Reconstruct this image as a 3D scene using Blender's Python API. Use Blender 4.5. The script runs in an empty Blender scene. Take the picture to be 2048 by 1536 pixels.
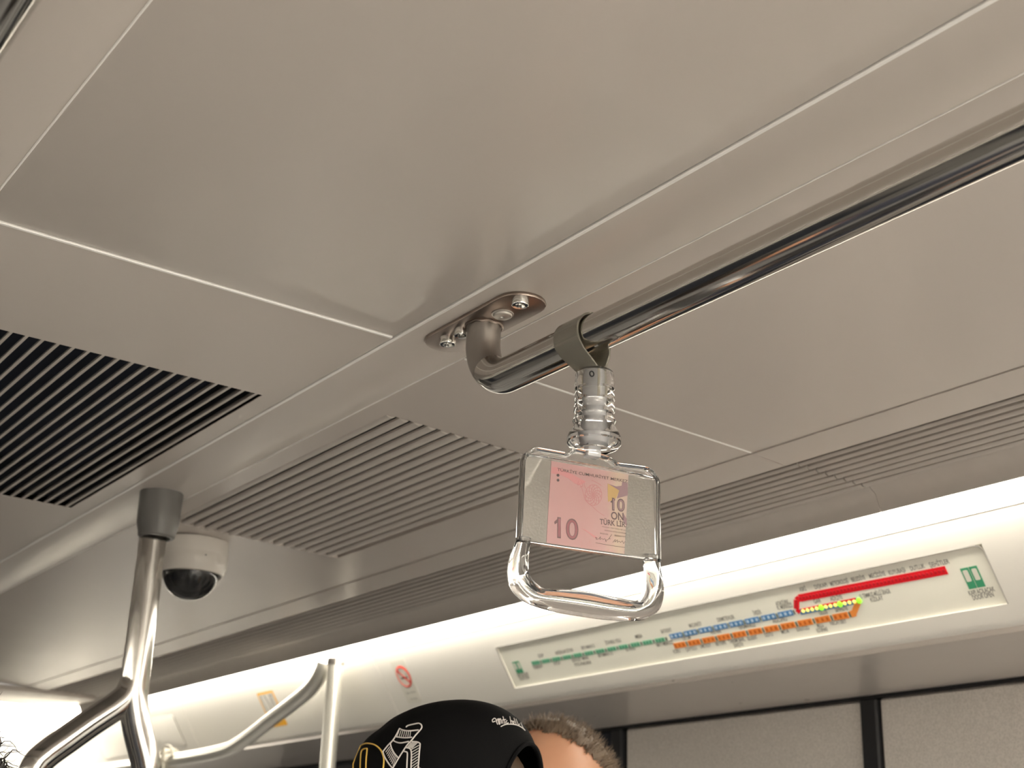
import bpy, bmesh, math, random
import numpy as np
from mathutils import Vector, Matrix, Quaternion
from mathutils.bvhtree import BVHTree

random.seed(7)
SC = bpy.context.scene
COL = SC.collection
ZO = 1.56                      # camera height above the carriage floor
PI = math.pi

# ------------------------------------------------------------------ camera
F_PX = 2735.94                 # focal length in pixels of the 2048 px wide frame
_a, _b, _c = 1.13951535, 0.86716064, -0.98967589
_Rz = np.array([[math.cos(_a), -math.sin(_a), 0], [math.sin(_a), math.cos(_a), 0], [0, 0, 1]])
_Rx = np.array([[1, 0, 0], [0, math.cos(_b), -math.sin(_b)], [0, math.sin(_b), math.cos(_b)]])
_Ry = np.array([[math.cos(_c), 0, math.sin(_c)], [0, 1, 0], [-math.sin(_c), 0, math.cos(_c)]])
RC = _Rz @ _Rx @ _Ry           # world -> camera (right, down, forward)
cam_d = bpy.data.cameras.new('camera')
cam = bpy.data.objects.new('camera', cam_d)
COL.objects.link(cam)
cam_d.sensor_width = 36.0
cam_d.lens = F_PX / 2048 * 36.0
cam_d.clip_start = 0.02
M = Matrix.Identity(4)
for i in range(3):
    M[i][0] = RC[0][i]; M[i][1] = -RC[1][i]; M[i][2] = -RC[2][i]
M[2][3] = ZO
cam.matrix_world = M
cam_d.dof.use_dof = True
cam_d.dof.focus_distance = 1.17
cam_d.dof.aperture_fstop = 11.0
SC.camera = cam

# ------------------------------------------------------------------ view, world, lamps' strength
SC.view_settings.view_transform = 'Standard'
SC.view_settings.look = 'None'
SC.view_settings.gamma = 1.0
SC.view_settings.use_curve_mapping = False
SC.view_settings.exposure = 2.25
FILL_LAMP = 6.0                # radiance of the added fill panel behind the viewer
LAMP = 2.5                     # radiance of the cove lamps
LAMP_COL = (1.0, 0.925, 0.79)
w = bpy.data.worlds.new('world'); SC.world = w; w.use_nodes = True
w.node_tree.nodes['Background'].inputs[0].default_value = (0.05, 0.055, 0.07, 1)
w.node_tree.nodes['Background'].inputs[1].default_value = 0.3
SC.cycles.use_denoising = True
SC.cycles.max_bounces = 14
SC.cycles.transmission_bounces = 12
SC.cycles.transparent_max_bounces = 16
SC.cycles.sample_clamp_indirect = 6.0

# ------------------------------------------------------------------ maths helpers (metres, z measured from the camera)
def ray(x, y):
    return RC.T @ np.array([(x - 1024) / F_PX, (y - 768) / F_PX, 1.0])
def on(x, y, ax, v):
    d = ray(x, y); return d * (v / d[ax])
CT = np.array([0.5446, 0.0, -0.8387])          # down the slope of the coving
CP = np.array([1.440, 0.0, 0.476])             # its top edge
CN = np.array([-0.8387, 0.0, -0.5446])         # towards the room
def cove(x, y):
    """photo direction -> (y, s) on the sloping coving"""
    d = ray(x, y); t = (CN @ CP) / (CN @ d); P = d * t
    return P[1], (P - CP) @ CT
def cpt(y, s, n=0.0):
    return CP + CT * s + CN * n + np.array([0, y, 0])

# ------------------------------------------------------------------ materials
def mat(name, col, rough=0.5, metal=0.0, emit=None, strength=0.0, noise=None, coat=0.0, bump=None,
        transmission=0.0, ior=1.45, rough_noise=None, aniso=0.0):
    m = bpy.data.materials.new(name); m.use_nodes = True
    nt = m.node_tree; N = nt.nodes; L = nt.links
    p = N['Principled BSDF']
    p.inputs['Base Color'].default_value = (*col, 1)
    p.inputs['Roughness'].default_value = rough
    p.inputs['Metallic'].default_value = metal
    p.inputs['IOR'].default_value = ior
    p.inputs['Coat Weight'].default_value = coat
    p.inputs['Transmission Weight'].default_value = transmission
    p.inputs['Anisotropic'].default_value = aniso
    if emit:
        p.inputs['Emission Color'].default_value = (*emit, 1)
        p.inputs['Emission Strength'].default_value = strength
    tc = None
    if noise or bump or rough_noise:
        tc = N.new('ShaderNodeTexCoord')
    if noise:
        sc_, amt = noise
        n = N.new('ShaderNodeTexNoise'); n.inputs['Scale'].default_value = sc_; n.inputs['Detail'].default_value = 4
        L.new(tc.outputs['Object'], n.inputs['Vector'])
        r = N.new('ShaderNodeMix'); r.data_type = 'RGBA'
        r.inputs[6].default_value = (*[c * (1 - amt) for c in col], 1)
        r.inputs[7].default_value = (*[min(1, c * (1 + amt)) for c in col], 1)
        L.new(n.outputs['Fac'], r.inputs[0]); L.new(r.outputs[2], p.inputs['Base Color'])
    if rough_noise:
        sc_, lo, hi = rough_noise
        n = N.new('ShaderNodeTexNoise'); n.inputs['Scale'].default_value = sc_; n.inputs['Detail'].default_value = 3
        L.new(tc.outputs['Object'], n.inputs['Vector'])
        mr = N.new('ShaderNodeMapRange'); mr.inputs['To Min'].default_value = lo; mr.inputs['To Max'].default_value = hi
        L.new(n.outputs['Fac'], mr.inputs['Value']); L.new(mr.outputs[0], p.inputs['Roughness'])
    if bump:
        sc_, st = bump
        n = N.new('ShaderNodeTexNoise'); n.inputs['Scale'].default_value = sc_; n.inputs['Detail'].default_value = 3
        L.new(tc.outputs['Object'], n.inputs['Vector'])
        b = N.new('ShaderNodeBump'); b.inputs['Strength'].default_value = st; b.inputs['Distance'].default_value = 0.001
        L.new(n.outputs['Fac'], b.inputs['Height']); L.new(b.outputs[0], p.inputs['Normal'])
    return m

def clear_sheet(name, tint, rough, gloss_rough=0.05, clear=0.85):
    """thin clear plastic: lets light through, reflects at its surface"""
    m = bpy.data.materials.new(name); m.use_nodes = True
    nt = m.node_tree; N = nt.nodes; L = nt.links
    p = N['Principled BSDF']; out = N['Material Output']
    p.inputs['Base Color'].default_value = (*tint, 1); p.inputs['Roughness'].default_value = rough
    t = N.new('ShaderNodeBsdfTransparent'); t.inputs[0].default_value = (*tint, 1)
    mx = N.new('ShaderNodeMixShader'); mx.inputs[0].default_value = 1 - clear
    L.new(t.outputs[0], mx.inputs[1]); L.new(p.outputs[0], mx.inputs[2])
    g = N.new('ShaderNodeBsdfGlossy'); g.inputs['Roughness'].default_value = gloss_rough
    fr = N.new('ShaderNodeFresnel'); fr.inputs['IOR'].default_value = 1.49
    mx2 = N.new('ShaderNodeMixShader')
    L.new(fr.outputs[0], mx2.inputs[0]); L.new(mx.outputs[0], mx2.inputs[1]); L.new(g.outputs[0], mx2.inputs[2])
    L.new(mx2.outputs[0], out.inputs['Surface'])
    return m

PAINT = mat('satin_ceiling_paint', (0.60, 0.545, 0.50), 0.36, 0.05, rough_noise=(9, 0.28, 0.37), bump=(1800, 0.05))
PAINT2 = mat('satin_side_ceiling_paint', (0.575, 0.522, 0.48), 0.24, 0.06, rough_noise=(7, 0.17, 0.25), bump=(1800, 0.05))
PAINT2.node_tree.nodes['Principled BSDF'].inputs['Specular IOR Level'].default_value = 0.34
EDGE_WHITE = mat('lit_edge_white', (0.95, 0.93, 0.90), 0.3)  # whiter than the panels, to paint in their lit edges
SLAT = mat('slat_paint', (0.54, 0.495, 0.455), 0.42, 0.1, noise=(60, 0.05))
VOID = mat('dark_duct', (0.012, 0.014, 0.02), 0.8)
VOIDB = mat('duct_felt', (0.012, 0.016, 0.03), 0.85, noise=(30, 0.5))
COVE = mat('cream_coving_plastic', (0.89, 0.865, 0.81), 0.6, noise=(3, 0.02))
HEADER = mat('header_panel_paint', (0.70, 0.645, 0.60), 0.28, 0.2, rough_noise=(20, 0.25, 0.34))
STEEL = mat('polished_steel', (0.60, 0.58, 0.55), 0.12, 1.0, rough_noise=(40, 0.09, 0.16))
SATIN = mat('satin_steel', (0.42, 0.395, 0.37), 0.36, 1.0, rough_noise=(90, 0.30, 0.44), bump=(600, 0.08))
PLATE = mat('brushed_plate_steel', (0.33, 0.27, 0.235), 0.30, 1.0, noise=(50, 0.12))
SCREW = mat('bright_screw_steel', (0.80, 0.79, 0.76), 0.10, 1.0)
ZINC = mat('grey_zinc', (0.55, 0.53, 0.50), 0.4, 0.8)
GREYPL = mat('grey_plastic', (0.145, 0.14, 0.133), 0.33, noise=(80, 0.05))
WHITEPL = mat('white_plastic', (0.60, 0.565, 0.525), 0.38)
BLACKGL = mat('black_dome', (0.006, 0.006, 0.007), 0.2, ior=1.2, noise=(40, 0.6))
DARK = mat('black_rubber', (0.012, 0.012, 0.014), 0.55)
NAVY = mat('tinted_window_glass', (0.018, 0.022, 0.035), 0.06, coat=0.3)
FLOORM = mat('dark_floor_vinyl', (0.30, 0.30, 0.305), 0.6, noise=(150, 0.25))
WALLD = mat('dark_wall_laminate', (0.20, 0.195, 0.19), 0.45, noise=(120, 0.05))
GANG = mat('gangway_rubber', (0.10, 0.098, 0.095), 0.7, noise=(20, 0.3))
WALLM = mat('lower_wall_laminate', (0.55, 0.55, 0.55), 0.45, noise=(120, 0.05))
GLASS = mat('clear_acrylic', (0.985, 0.985, 0.99), 0.015, transmission=1.0, ior=1.49)
SHEET = clear_sheet('clear_window_sheet', (0.985, 0.985, 0.98), 0.3, 0.03, 0.99)
BUBBLE = clear_sheet('dome_bubble', (0.95, 0.95, 0.95), 0.1, 0.03, 0.98)
STRAP = clear_sheet('yellowed_strap_vinyl', (0.95, 0.90, 0.76), 0.25, 0.08, 0.74)
BRUSHED = mat('pale_brushed_steel', (0.88, 0.86, 0.79), 0.38, 0.7)
MILK = clear_sheet('milky_plastic', (0.86, 0.86, 0.88), 0.25, 0.05, 0.55)
CARD = mat('grey_card', (0.22, 0.195, 0.172), 0.28, noise=(26, 0.35), bump=(500, 0.2), coat=0.3)
INK = mat('dark_print_ink', (0.04, 0.010, 0.018), 0.5)
INK2 = mat('black_print_ink', (0.06, 0.05, 0.05), 0.5)
FILLM = mat('fill_panel_diffuser', (0.9, 0.88, 0.82), 0.4, emit=LAMP_COL, strength=FILL_LAMP)
LAMPM = mat('lamp_diffuser', (0.9, 0.88, 0.82), 0.4, emit=LAMP_COL, strength=LAMP)

# ------------------------------------------------------------------ geometry collector
class G:
    def __init__(s): s.v = []; s.f = []; s.m = []
    def add(s, vs, fs, mi=0):
        o = len(s.v); s.v += [tuple(map(float, p)) for p in vs]
        for f in fs: s.f.append([i + o for i in f]); s.m.append(mi)
        return s
    def box(s, lo, hi, bev=0.0, frame=None, seg=1, mi=0):
        bm = bmesh.new(); bmesh.ops.create_cube(bm, size=1.0)
        lo = np.array(lo, float); hi = np.array(hi, float)
        for v in bm.verts:
            v.co = Vector((lo + hi) / 2 + (hi - lo) * np.array(v.co))
        if bev > 0:
            bmesh.ops.bevel(bm, geom=list(bm.edges), offset=bev, segments=seg, affect='EDGES', profile=0.5)
        bm.verts.ensure_lookup_table(); bm.verts.index_update()
        vs = [np.array(v.co) for v in bm.verts]
        if frame is not None:
            O, A, B, C = frame; vs = [O + A * p[0] + B * p[1] + C * p[2] for p in vs]
        fs = [[v.index for v in f.verts] for f in bm.faces]
        bm.free(); return s.add(vs, fs, mi)
    def prism(s, prof, y0, y1, mi=0):
        """closed (x, z) outline extruded along the carriage"""
        n = len(prof)
        vs = [(p[0], y0, p[1]) for p in prof] + [(p[0], y1, p[1]) for p in prof]
        fs = [[i, (i + 1) % n, n + (i + 1) % n, n + i] for i in range(n)]
        fs += [list(range(n))[::-1], list(range(n, 2 * n))]
        return s.add(vs, fs, mi)
    def poly(s, pts, frame, d0, d1, bev=0.0, mi=0):
        """outline in a frame's plane, extruded along the frame's third axis"""
        O, A, B, C = frame
        bm = bmesh.new()
        vs = [bm.verts.new(Vector(O + A * p[0] + B * p[1] + C * d0)) for p in pts]
        f = bm.faces.new(vs)
        r = bmesh.ops.extrude_face_region(bm, geom=[f])
        nv = [e for e in r['geom'] if isinstance(e, bmesh.types.BMVert)]
        bmesh.ops.translate(bm, verts=nv, vec=Vector(C * (d1 - d0)))
        bmesh.ops.recalc_face_normals(bm, faces=bm.faces)
        if bev > 0:
            ed = [e for e in bm.edges if len(e.link_faces) == 2 and e.calc_face_angle(0) > 0.9]
            bmesh.ops.bevel(bm, geom=ed, offset=bev, segments=2, affect='EDGES', profile=0.5)
        bm.verts.index_update()
        s.add([np.array(v.co) for v in bm.verts], [[v.index for v in f.verts] for f in bm.faces], mi)
        bm.free(); return s
    def sweep(s, path, rad, seg=20, closed=False, caps=True, shape=None, up=None, mi=0):
        """tube (or shape) along a path; rad a number or one per point; shape: list of (a, b) factors"""
        P = [np.array(p, float) for p in path]; n = len(P)
        T = []
        for i in range(n):
            a = P[(i - 1) % n] if (closed or i > 0) else P[i]
            b = P[(i + 1) % n] if (closed or i < n - 1) else P[i]
            t = b - a; T.append(t / (np.linalg.norm(t) + 1e-12))
        if up is not None:
            U = [np.array(up, float)] * n
        else:
            u = np.cross(T[0], [0.13, 0.27, 0.95])
            if np.linalg.norm(u) < 0.1: u = np.cross(T[0], [1, 0, 0])
            u /= np.linalg.norm(u); U = [u]
            for i in range(1, n):
                v = U[-1] - T[i] * (U[-1] @ T[i]); U.append(v / np.linalg.norm(v))
        if shape is None:
            shape = [(math.cos(2 * PI * k / seg), math.sin(2 * PI * k / seg)) for k in range(seg)]
        k = len(shape); vs = []
        for i in range(n):
            r = rad[i] if hasattr(rad, '__len__') else rad
            u = U[i] - T[i] * (U[i] @ T[i]); u /= np.linalg.norm(u); b = np.cross(T[i], u)
            for a_, b_ in shape: vs.append(P[i] + u * a_ * r + b * b_ * r)
        fs = []
        for i in range(n if closed else n - 1):
            j = (i + 1) % n
            for q in range(k):
                q2 = (q + 1) % k
                fs.append([i * k + q, i * k + q2, j * k + q2, j * k + q])
        if caps and not closed:
            fs.append([q for q in range(k)][::-1]); fs.append([(n - 1) * k + q for q in range(k)])
        return s.add(vs, fs, mi)
    def lathe(s, prof, center, seg=32, axis=(0, 0, 1), mi=0, rmod=None):
        """(radius, height) profile about an axis through center"""
        ax = np.array(axis, float); ax /= np.linalg.norm(ax)
        e = np.cross(ax, [0, 1, 0.01]); e /= np.linalg.norm(e); g = np.cross(ax, e)
        c = np.array(center, float); vs = []; fs = []; n = len(prof)
        for j in range(seg):
            t = 2 * PI * j / seg
            q = rmod(t) if rmod else 1.0
            for r, h in prof: vs.append(c + ax * h + (e * math.cos(t) + g * math.sin(t)) * r * q)
        for j in range(seg):
            j2 = (j + 1) % seg
            for i in range(n - 1): fs.append([j * n + i, j2 * n + i, j2 * n + i + 1, j * n + i + 1])
        if prof[0][0] > 1e-6: fs.append([j * n for j in range(seg)][::-1])
        if prof[-1][0] > 1e-6: fs.append([j * n + n - 1 for j in range(seg)])
        return s.add(vs, fs, mi)
    def build(s, name, mats, parent=None, smooth=35, kind=None, label=None, mesh_only=False, raw=False):
        off = np.array(WL.get(parent.name, (0, 0, 0)) if parent else (0, 0, 0), float)
        me = bpy.data.meshes.new(name)
        me.from_pydata([tuple(np.array(p) - off + (0 if (parent or raw) else np.array([0, 0, ZO]))) for p in s.v], [], s.f)
        for m_ in (mats if isinstance(mats, (list, tuple)) else [mats]): me.materials.append(m_)
        me.polygons.foreach_set('material_index', s.m)
        bm = bmesh.new(); bm.from_mesh(me); bmesh.ops.remove_doubles(bm, verts=bm.verts, dist=1e-6)
        bmesh.ops.recalc_face_normals(bm, faces=bm.faces); bm.to_mesh(me); bm.free()
        if smooth:
            me.shade_smooth(); me.set_sharp_from_angle(angle=math.radians(smooth))
        me.update()
        if mesh_only: return me
        return link(name, me, parent, kind, label)

WL = {}                                             # where each parent's origin stands (camera-relative)
def link(name, me, parent=None, kind=None, label=None, loc=None):
    o = bpy.data.objects.new(name, me); COL.objects.link(o)
    if parent: o.parent = parent; WL[o.name] = WL.get(parent.name, (0, 0, 0))
    else: WL[o.name] = (0, 0, 0)
    if loc is not None: o.location = Vector(loc)
    if kind: o['kind'] = kind
    if label: o['label'] = label
    return o
def root(name, loc, label=None, cat=None, group=None, kind=None):
    o = bpy.data.objects.new(name, None); COL.objects.link(o)
    o.location = (loc[0], loc[1], loc[2] + ZO); o.empty_display_size = 0.05
    WL[o.name] = tuple(loc)
    tag(o, label, cat, group, kind); return o
def tag(o, label=None, cat=None, group=None, kind=None):
    if label: o['label'] = label
    if cat: o['category'] = cat
    if group: o['group'] = group
    if kind: o['kind'] = kind
    return o
def copies(name, me, parent, locs, label=None):
    out = []
    for l in locs: out.append(link(name, me, parent, None, label, l))
    return out
def smoothpath(pts, n=8):
    """Catmull-Rom through points"""
    P = [np.array(p, float) for p in pts]; out = []
    for i in range(len(P) - 1):
        p0 = P[max(i - 1, 0)]; p1 = P[i]; p2 = P[i + 1]; p3 = P[min(i + 2, len(P) - 1)]
        for k in range(n):
            t = k / n
            out.append(0.5 * ((2 * p1) + (-p0 + p2) * t + (2 * p0 - 5 * p1 + 4 * p2 - p3) * t * t + (-p0 + 3 * p1 - 3 * p2 + p3) * t ** 3))
    out.append(P[-1]); return out
def rounded(pts, rads, n=6):
    """corner-rounded closed outline"""
    out = []; m = len(pts)
    for i in range(m):
        p = np.array(pts[i], float); a = np.array(pts[i - 1], float); b = np.array(pts[(i + 1) % m], float)
        r = rads[i] if hasattr(rads, '__len__') else rads
        if r <= 0: out.append(p); continue
        da = (a - p) / np.linalg.norm(a - p); db = (b - p) / np.linalg.norm(b - p)
        p0 = p + da * r; p1 = p + db * r
        for k in range(n + 1):
            t = k / n; out.append(p0 * (1 - t) ** 2 + p * 2 * t * (1 - t) + p1 * t * t)
    return out
_txt = {}
def glyphs(text, bold=0.0):
    """flat lettering as triangles, normalised to cap height 1; returns (verts2d, faces, width)"""
    key = (text, bold)
    if key in _txt: return _txt[key]
    cu = bpy.data.curves.new('t', 'FONT'); cu.body = text; cu.size = 1.0; cu.offset = bold; cu.resolution_u = 4
    o = bpy.data.objects.new('t', cu); COL.objects.link(o)
    dg = bpy.context.evaluated_depsgraph_get(); dg.update()
    me = bpy.data.meshes.new_from_object(o.evaluated_get(dg))
    vs = np.array([v.co[:2] for v in me.vertices]) if len(me.vertices) else np.zeros((0, 2))
    fs = [list(p.vertices) for p in me.polygons]
    bpy.data.objects.remove(o); bpy.data.curves.remove(cu); bpy.data.meshes.remove(me)
    vs[:, 0] -= vs[:, 0].min(); vs /= 0.73
    _txt[key] = (vs, fs, vs[:, 0].max()); return _txt[key]
def lettering(g, text, O, A, B, height, width=None, align='c', bold=0.0, mi=0):
    vs, fs, wd = glyphs(text, bold)
    sx = (width / wd) if width else height
    x0 = {'c': -0.5 * wd, 'l': 0, 'r': -wd}[align]
    g.add([O + A * (p[0] + x0) * sx + B * p[1] * height for p in vs], fs, mi)

# ================================================================== THE CARRIAGE SHELL
Y0, Y1 = -2.2, 6.2
XC = 0.41                                          # middle of the carriage
XR, XL = 1.80, 2 * XC - 1.80
fl = G().box((XL - .05, Y0, -1.60), (XR + .05, Y1, -1.56)).build('floor', FLOORM); fl['kind'] = 'structure'

ceil = G().box((XL, Y0, 0.60), (XR, Y1, 0.64)).build('ceiling', VOID); ceil['kind'] = 'structure'
WL[ceil.name] = (0, 0, -ZO)                        # its mesh carries the height itself
def cpanel(x0, x1, y0, y1, z=0.5333, th=0.010, m=PAINT, bev=0.0012, name='ceiling_panel'):
    return G().box((x0, y0, z), (x1, y1, z + th), bev, seg=2).build(name, m, ceil)
# middle run of panels (the cross joint is at y = 1.115)
cpanel(0.2305, 0.6418, Y0, -0.620)
cpanel(0.2305, 0.6418, -0.617, 1.1135)
VX0, VX1, VY0, VY1 = 0.256, 0.6165, 1.360, 2.000    # opening of the air vent
VXM = 0.6418
def ring_panel(x0, x1, y0, y1, hx0, hx1, hy0, hy1, zf, m, th=0.010):
    """panel with a rectangular opening; zf(x) its underside"""
    g = G()
    for (a, b, c, d) in ((x0, x1, y0, hy0), (x0, x1, hy1, y1), (x0, hx0, hy0, hy1), (hx1, x1, hy0, hy1)):
        g.add([(a, c, zf(a)), (b, c, zf(b)), (b, d, zf(b)), (a, d, zf(a))], [[0, 1, 2, 3]])
    for (a, c, b, d) in ((x0, y0, x1, y0), (x1, y0, x1, y1), (x1, y1, x0, y1), (x0, y1, x0, y0),
                         (hx0, hy0, hx1, hy0), (hx1, hy0, hx1, hy1), (hx1, hy1, hx0, hy1), (hx0, hy1, hx0, hy0)):
        g.add([(a, c, zf(a)), (b, d, zf(b)), (b, d, zf(b) + th), (a, c, zf(a) + th)], [[0, 1, 2, 3]])
    return g.build('ceiling_panel', m, ceil, smooth=0)
ring_panel(0.2305, VXM, 1.1165, 3.90, VX0, VX1, VY0, VY1, lambda x: 0.5333, PAINT)
# bands that carry the grab rails
cpanel(0.6472, 0.7272, Y0, 3.90, bev=0.0003)
cpanel(0.1460, 0.2288, Y0, 3.90, bev=.0004)
# side panels, sloping very slightly to the coving
def zs(x): return 0.5325 - (x - 0.7275) * 0.0302
def side_prof(x0, x1): return [(x0, zs(x0)), (x1, zs(x1)), (x1, zs(x1) + .01), (x0, zs(x0) + .01)]
G().prism(side_prof(0.7273, 1.1505), Y0, 1.1135).build('ceiling_panel', PAINT2, ceil)
GX0, GX1, GY0, GY1 = 0.757, 1.052, 1.318, 1.962     # opening of the return-air grille
ring_panel(0.7273, 1.1505, 1.1165, 3.90, GX0, GX1, GY0, GY1, zs, PAINT2)
for y0, y1 in ((Y0, 1.1142), (1.1158, 3.90)):      # edge band next to the side louvres
    G().prism([(1.1525, 0.5186), (1.208, 0.5150), (1.208, 0.545), (1.1525, 0.545)], y0, y1).build('edge_band', PAINT2, ceil)
# mirrored, plainer left side
def mx(x): return 2 * XC - x
G().prism([(mx(x), z) for x, z in ((0.676, .5333), (1.208, .5158), (1.208, .545), (.676, .545))], Y0, 3.9).build('ceiling_panel', PAINT2, ceil)
G().prism([(mx(x), z) for x, z in ((1.21, .5180), (1.36, .5210), (1.374, .5120), (1.384, .4892), (1.388, .545), (1.21, .545))], Y0, 3.9).build('ceiling_panel', SLAT, ceil)
# white joint strips standing in for the lit panel edges
def edge_strip(lo, hi): G().box(lo, hi, 0.0006).build('joint_edge_strip', EDGE_WHITE, ceil)
edge_strip((0.6427, Y0, 0.5319), (0.6466, 3.9, 0.537))
edge_strip((0.2286, Y0, 0.5320), (0.2303, 3.9, 0.537))
G().box((0.7268, Y0, 0.5322), (0.7277, 3.9, 0.536)).build('joint_edge_strip', EDGE_WHITE, ceil)  # thin white line painting in the lit edge of the fold
edge_strip((0.2305, 1.1144, 0.5320), (0.6405, 1.1184, 0.537))
G().add([(0.7290, 1.1146, zs(.729) - .0004), (1.150, 1.1146, zs(1.15) - .0004), (1.150, 1.1172, zs(1.15) - .0004), (.729, 1.1172, zs(.729) - .0004),
         (0.7290, 1.1146, zs(.729) + .004), (1.150, 1.1146, zs(1.15) + .004), (1.150, 1.1172, zs(1.15) + .004), (.729, 1.1172, zs(.729) + .004)],
        [[0, 1, 2, 3], [4, 5, 6, 7], [0, 1, 5, 4], [1, 2, 6, 5], [2, 3, 7, 6], [3, 0, 4, 7]]).build('joint_edge_strip', EDGE_WHITE, ceil)
# strip of cover above the lamp
for y0, y1 in ((Y0, 1.1146), (1.1154, 4.10)):
    G().prism([(1.3615, 0.5206), (1.374, 0.5120), (1.3830, 0.4895), (1.3850, 0.4890), (1.388, 0.530), (1.3615, 0.545)], y0, y1).build('lamp_cover', SLAT, ceil)
# end of the ceiling towards the gangway
cpanel(XL + .45, 1.3585, 3.915, 4.195, z=0.5070, th=.015)
cpanel(XL + .45, 1.3585, Y0, -0.70, z=0.5120)

# ---- air vent with thin fins in the middle panel
def vent_root(name, loc, label): return root(name, loc, label, 'vent')
vent = vent_root('air_vent', (0.43, 1.68, 0.5333), 'dark air vent with thin straight fins, left of the grab pole')
G().box((VX0, VY0, 0.5900), (VX1, VY1, 0.5980)).build('duct', VOIDB, vent)
g = G()
for lo, hi in (((VX0 - .003, VY0, .5345), (VX0, VY1, .592)), ((VX1, VY0, .5345), (VX1 + .003, VY1, .592)),
               ((VX0, VY0 - .003, .5345), (VX1, VY0, .592)), ((VX0, VY1, .5345), (VX1, VY1 + .003, .592))): g.box(lo, hi)
g.build('frame', VOID, vent)
fin = G().prism([(-.0022, 0.0004), (-.0016, -.0002), (.0012, -.0002), (.0030, .0030), (.0046, .0100), (.0036, .0100), (.0004, .0045), (-.0012, .0040)], VY0 - 1.68, VY1 - 1.68)
fme = fin.build('fin', SLAT, None, mesh_only=True, raw=True)
copies('fin', fme, vent, [(0.6095 - k * 0.0163 - 0.43, 0, 0) for k in range(21)])

# ---- return-air grille with round-nosed slats in the side panel
gr = vent_root('return_air_grille', (0.905, 1.64, zs(.905)), 'beige louvred grille with broad rounded slats in the side ceiling panel, behind the hanging strap')
G().box((GX0, GY0, 0.5600), (GX1, GY1, 0.5650)).build('duct', VOID, gr)
prof = [(-.0093 + .0186 * k / 8, -.0052 * math.sin(PI * k / 8) ** 0.8 + .0060 * k / 8) for k in range(9)] + [(.0093, .0085), (-.0093, .0030)]
sme = G().prism(prof, GY0 - 1.64 + .004, GY1 - 1.64 - .001).build('slat', SLAT, None, mesh_only=True, raw=True)
NS = 15; pitch = (GX1 - GX0 - .003) / NS
copies('slat', sme, gr, [(GX0 + pitch * (k + .5) - .905, 0, zs(GX0 + pitch * (k + .5)) - zs(.905) + .0015) for k in range(NS)])

# ---- long side louvres beside the lamp, two lengths butted at the joint
lp = [(-.0070 + .0140 * k / 8, -.0062 * math.sin(PI * k / 8)) for k in range(9)] + [(.0070, .004), (-.0070, .004)]
for nm, y0, y1, lab in (('side_louvre', Y0, 1.1135, 'near length of the long slatted louvre above the lit lamp strip, right of the joint'),
                        ('side_louvre', 1.1165, 4.08, 'far length of the long slatted louvre above the lit lamp strip, left of the joint')):
    lv = root(nm, (1.285, (y0 + y1) / 2, 0.518), lab, 'vent')
    G().box((1.209, y0, .545), (1.361, y1, .549)).build('duct', VOID, lv)
    for k in range(8):
        wv = .0064 + .0007 * k                       # noses widen towards the lamp
        lp = [(-wv / 2 + wv * q / 8, -.0030 * math.sin(PI * q / 8)) for q in range(9)] + [(wv / 2 + .008, .011), (wv / 2 + .005, .011), (-wv / 2 + .001, .0035)]
        me = G().prism(lp, y0 - (y0 + y1) / 2, y1 - (y0 + y1) / 2).build('slat', SLAT, None, mesh_only=True, raw=True)
        link('slat', me, lv, None, None, (1.2330 + .0172 * k - 1.285, 0, 0.0042 - .0004 * k))

# ---- lamps
def lamp_strip(sgn, y0, y1, lab):
    X = (lambda x: x) if sgn > 0 else mx
    r_ = root('lamp_strip', (X(1.425), (y0 + y1) / 2, 0.49), lab, 'light')
    pr = [(1.3850, .4900), (1.3880, .4872), (1.3920, .4865), (1.4330, .4865), (1.4368, .4855), (1.4385, .4772), (1.4470, .4850), (1.446, .500), (1.386, .500)]
    G().prism([(X(a), b) for a, b in pr], y0, y1).build('diffuser', LAMPM, r_)
    G().prism([(X(a), b) for a, b in ((1.4388, .4772), (1.4398, .4756), (1.4480, .4800), (1.4480, .4850))], y0, y1).build('trim', ZINC, r_)
    return r_
lamp_strip(1, Y0, 4.10, 'long glowing lamp strip along the top of the white coving')
lamp_strip(-1, Y0, 4.10, 'glowing lamp strip along the opposite side of the carriage')
pl = root('ceiling_lamp', (1.26, 4.75, 0.513), 'wide bright ceiling lamp panel behind the forked grab pole at lower left', 'light')
G().box((0.55, 4.20, 0.5135), (1.545, 5.3, 0.520)).build('diffuser', LAMPM, pl)
cpanel(XL + .45, 0.548, 4.20, 5.9, z=0.5120)
cpanel(0.55, 1.545, 5.302, 5.9, z=0.5120)
pl = root('ceiling_lamp', (XC, -1.5, 0.50), 'added fill light panel behind the viewer, out of view', 'light')
G().box((-.45, -2.0, 0.4965), (1.34, -.75, 0.5105)).build('diffuser', FILLM, pl)  # unseen panel added to brighten the room

# ================================================================== RIGHT WALL
wall = root('wall_right', (XR, 1.5, -ZO), kind='structure')
def lip(y0, y1, s0=0.0, s1=0.1425):
    """coving section: face, rounded lower lip and back"""
    A = cpt(0, s0); B = cpt(0, s1)
    pts = [(A[0], A[2])]
    c = cpt(0, s1, -0.012)
    ang0 = math.atan2(CN[2], CN[0])
    for k in range(9):
        t = k / 8
        a = ang0 + t * (math.radians(-75) - ang0 + (0 if ang0 < 0 else -2 * PI)) if False else ang0 + t * math.radians(72)
        pts.append((c[0] + .012 * math.cos(a), c[2] + .012 * math.sin(a)))
    pts += [(1.575, 0.3462), (A[0] + .05, A[2] + .03)]
    return pts
SEAM1, SEAM2 = cove(744, 1311)[0], cove(362, 1412)[0]
MY0, MY1, MS0, MS1 = 1.024, 2.086, 0.0384, 0.1219   # the recess of the route map
g = G()
prof = lip(0, 0)
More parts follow.
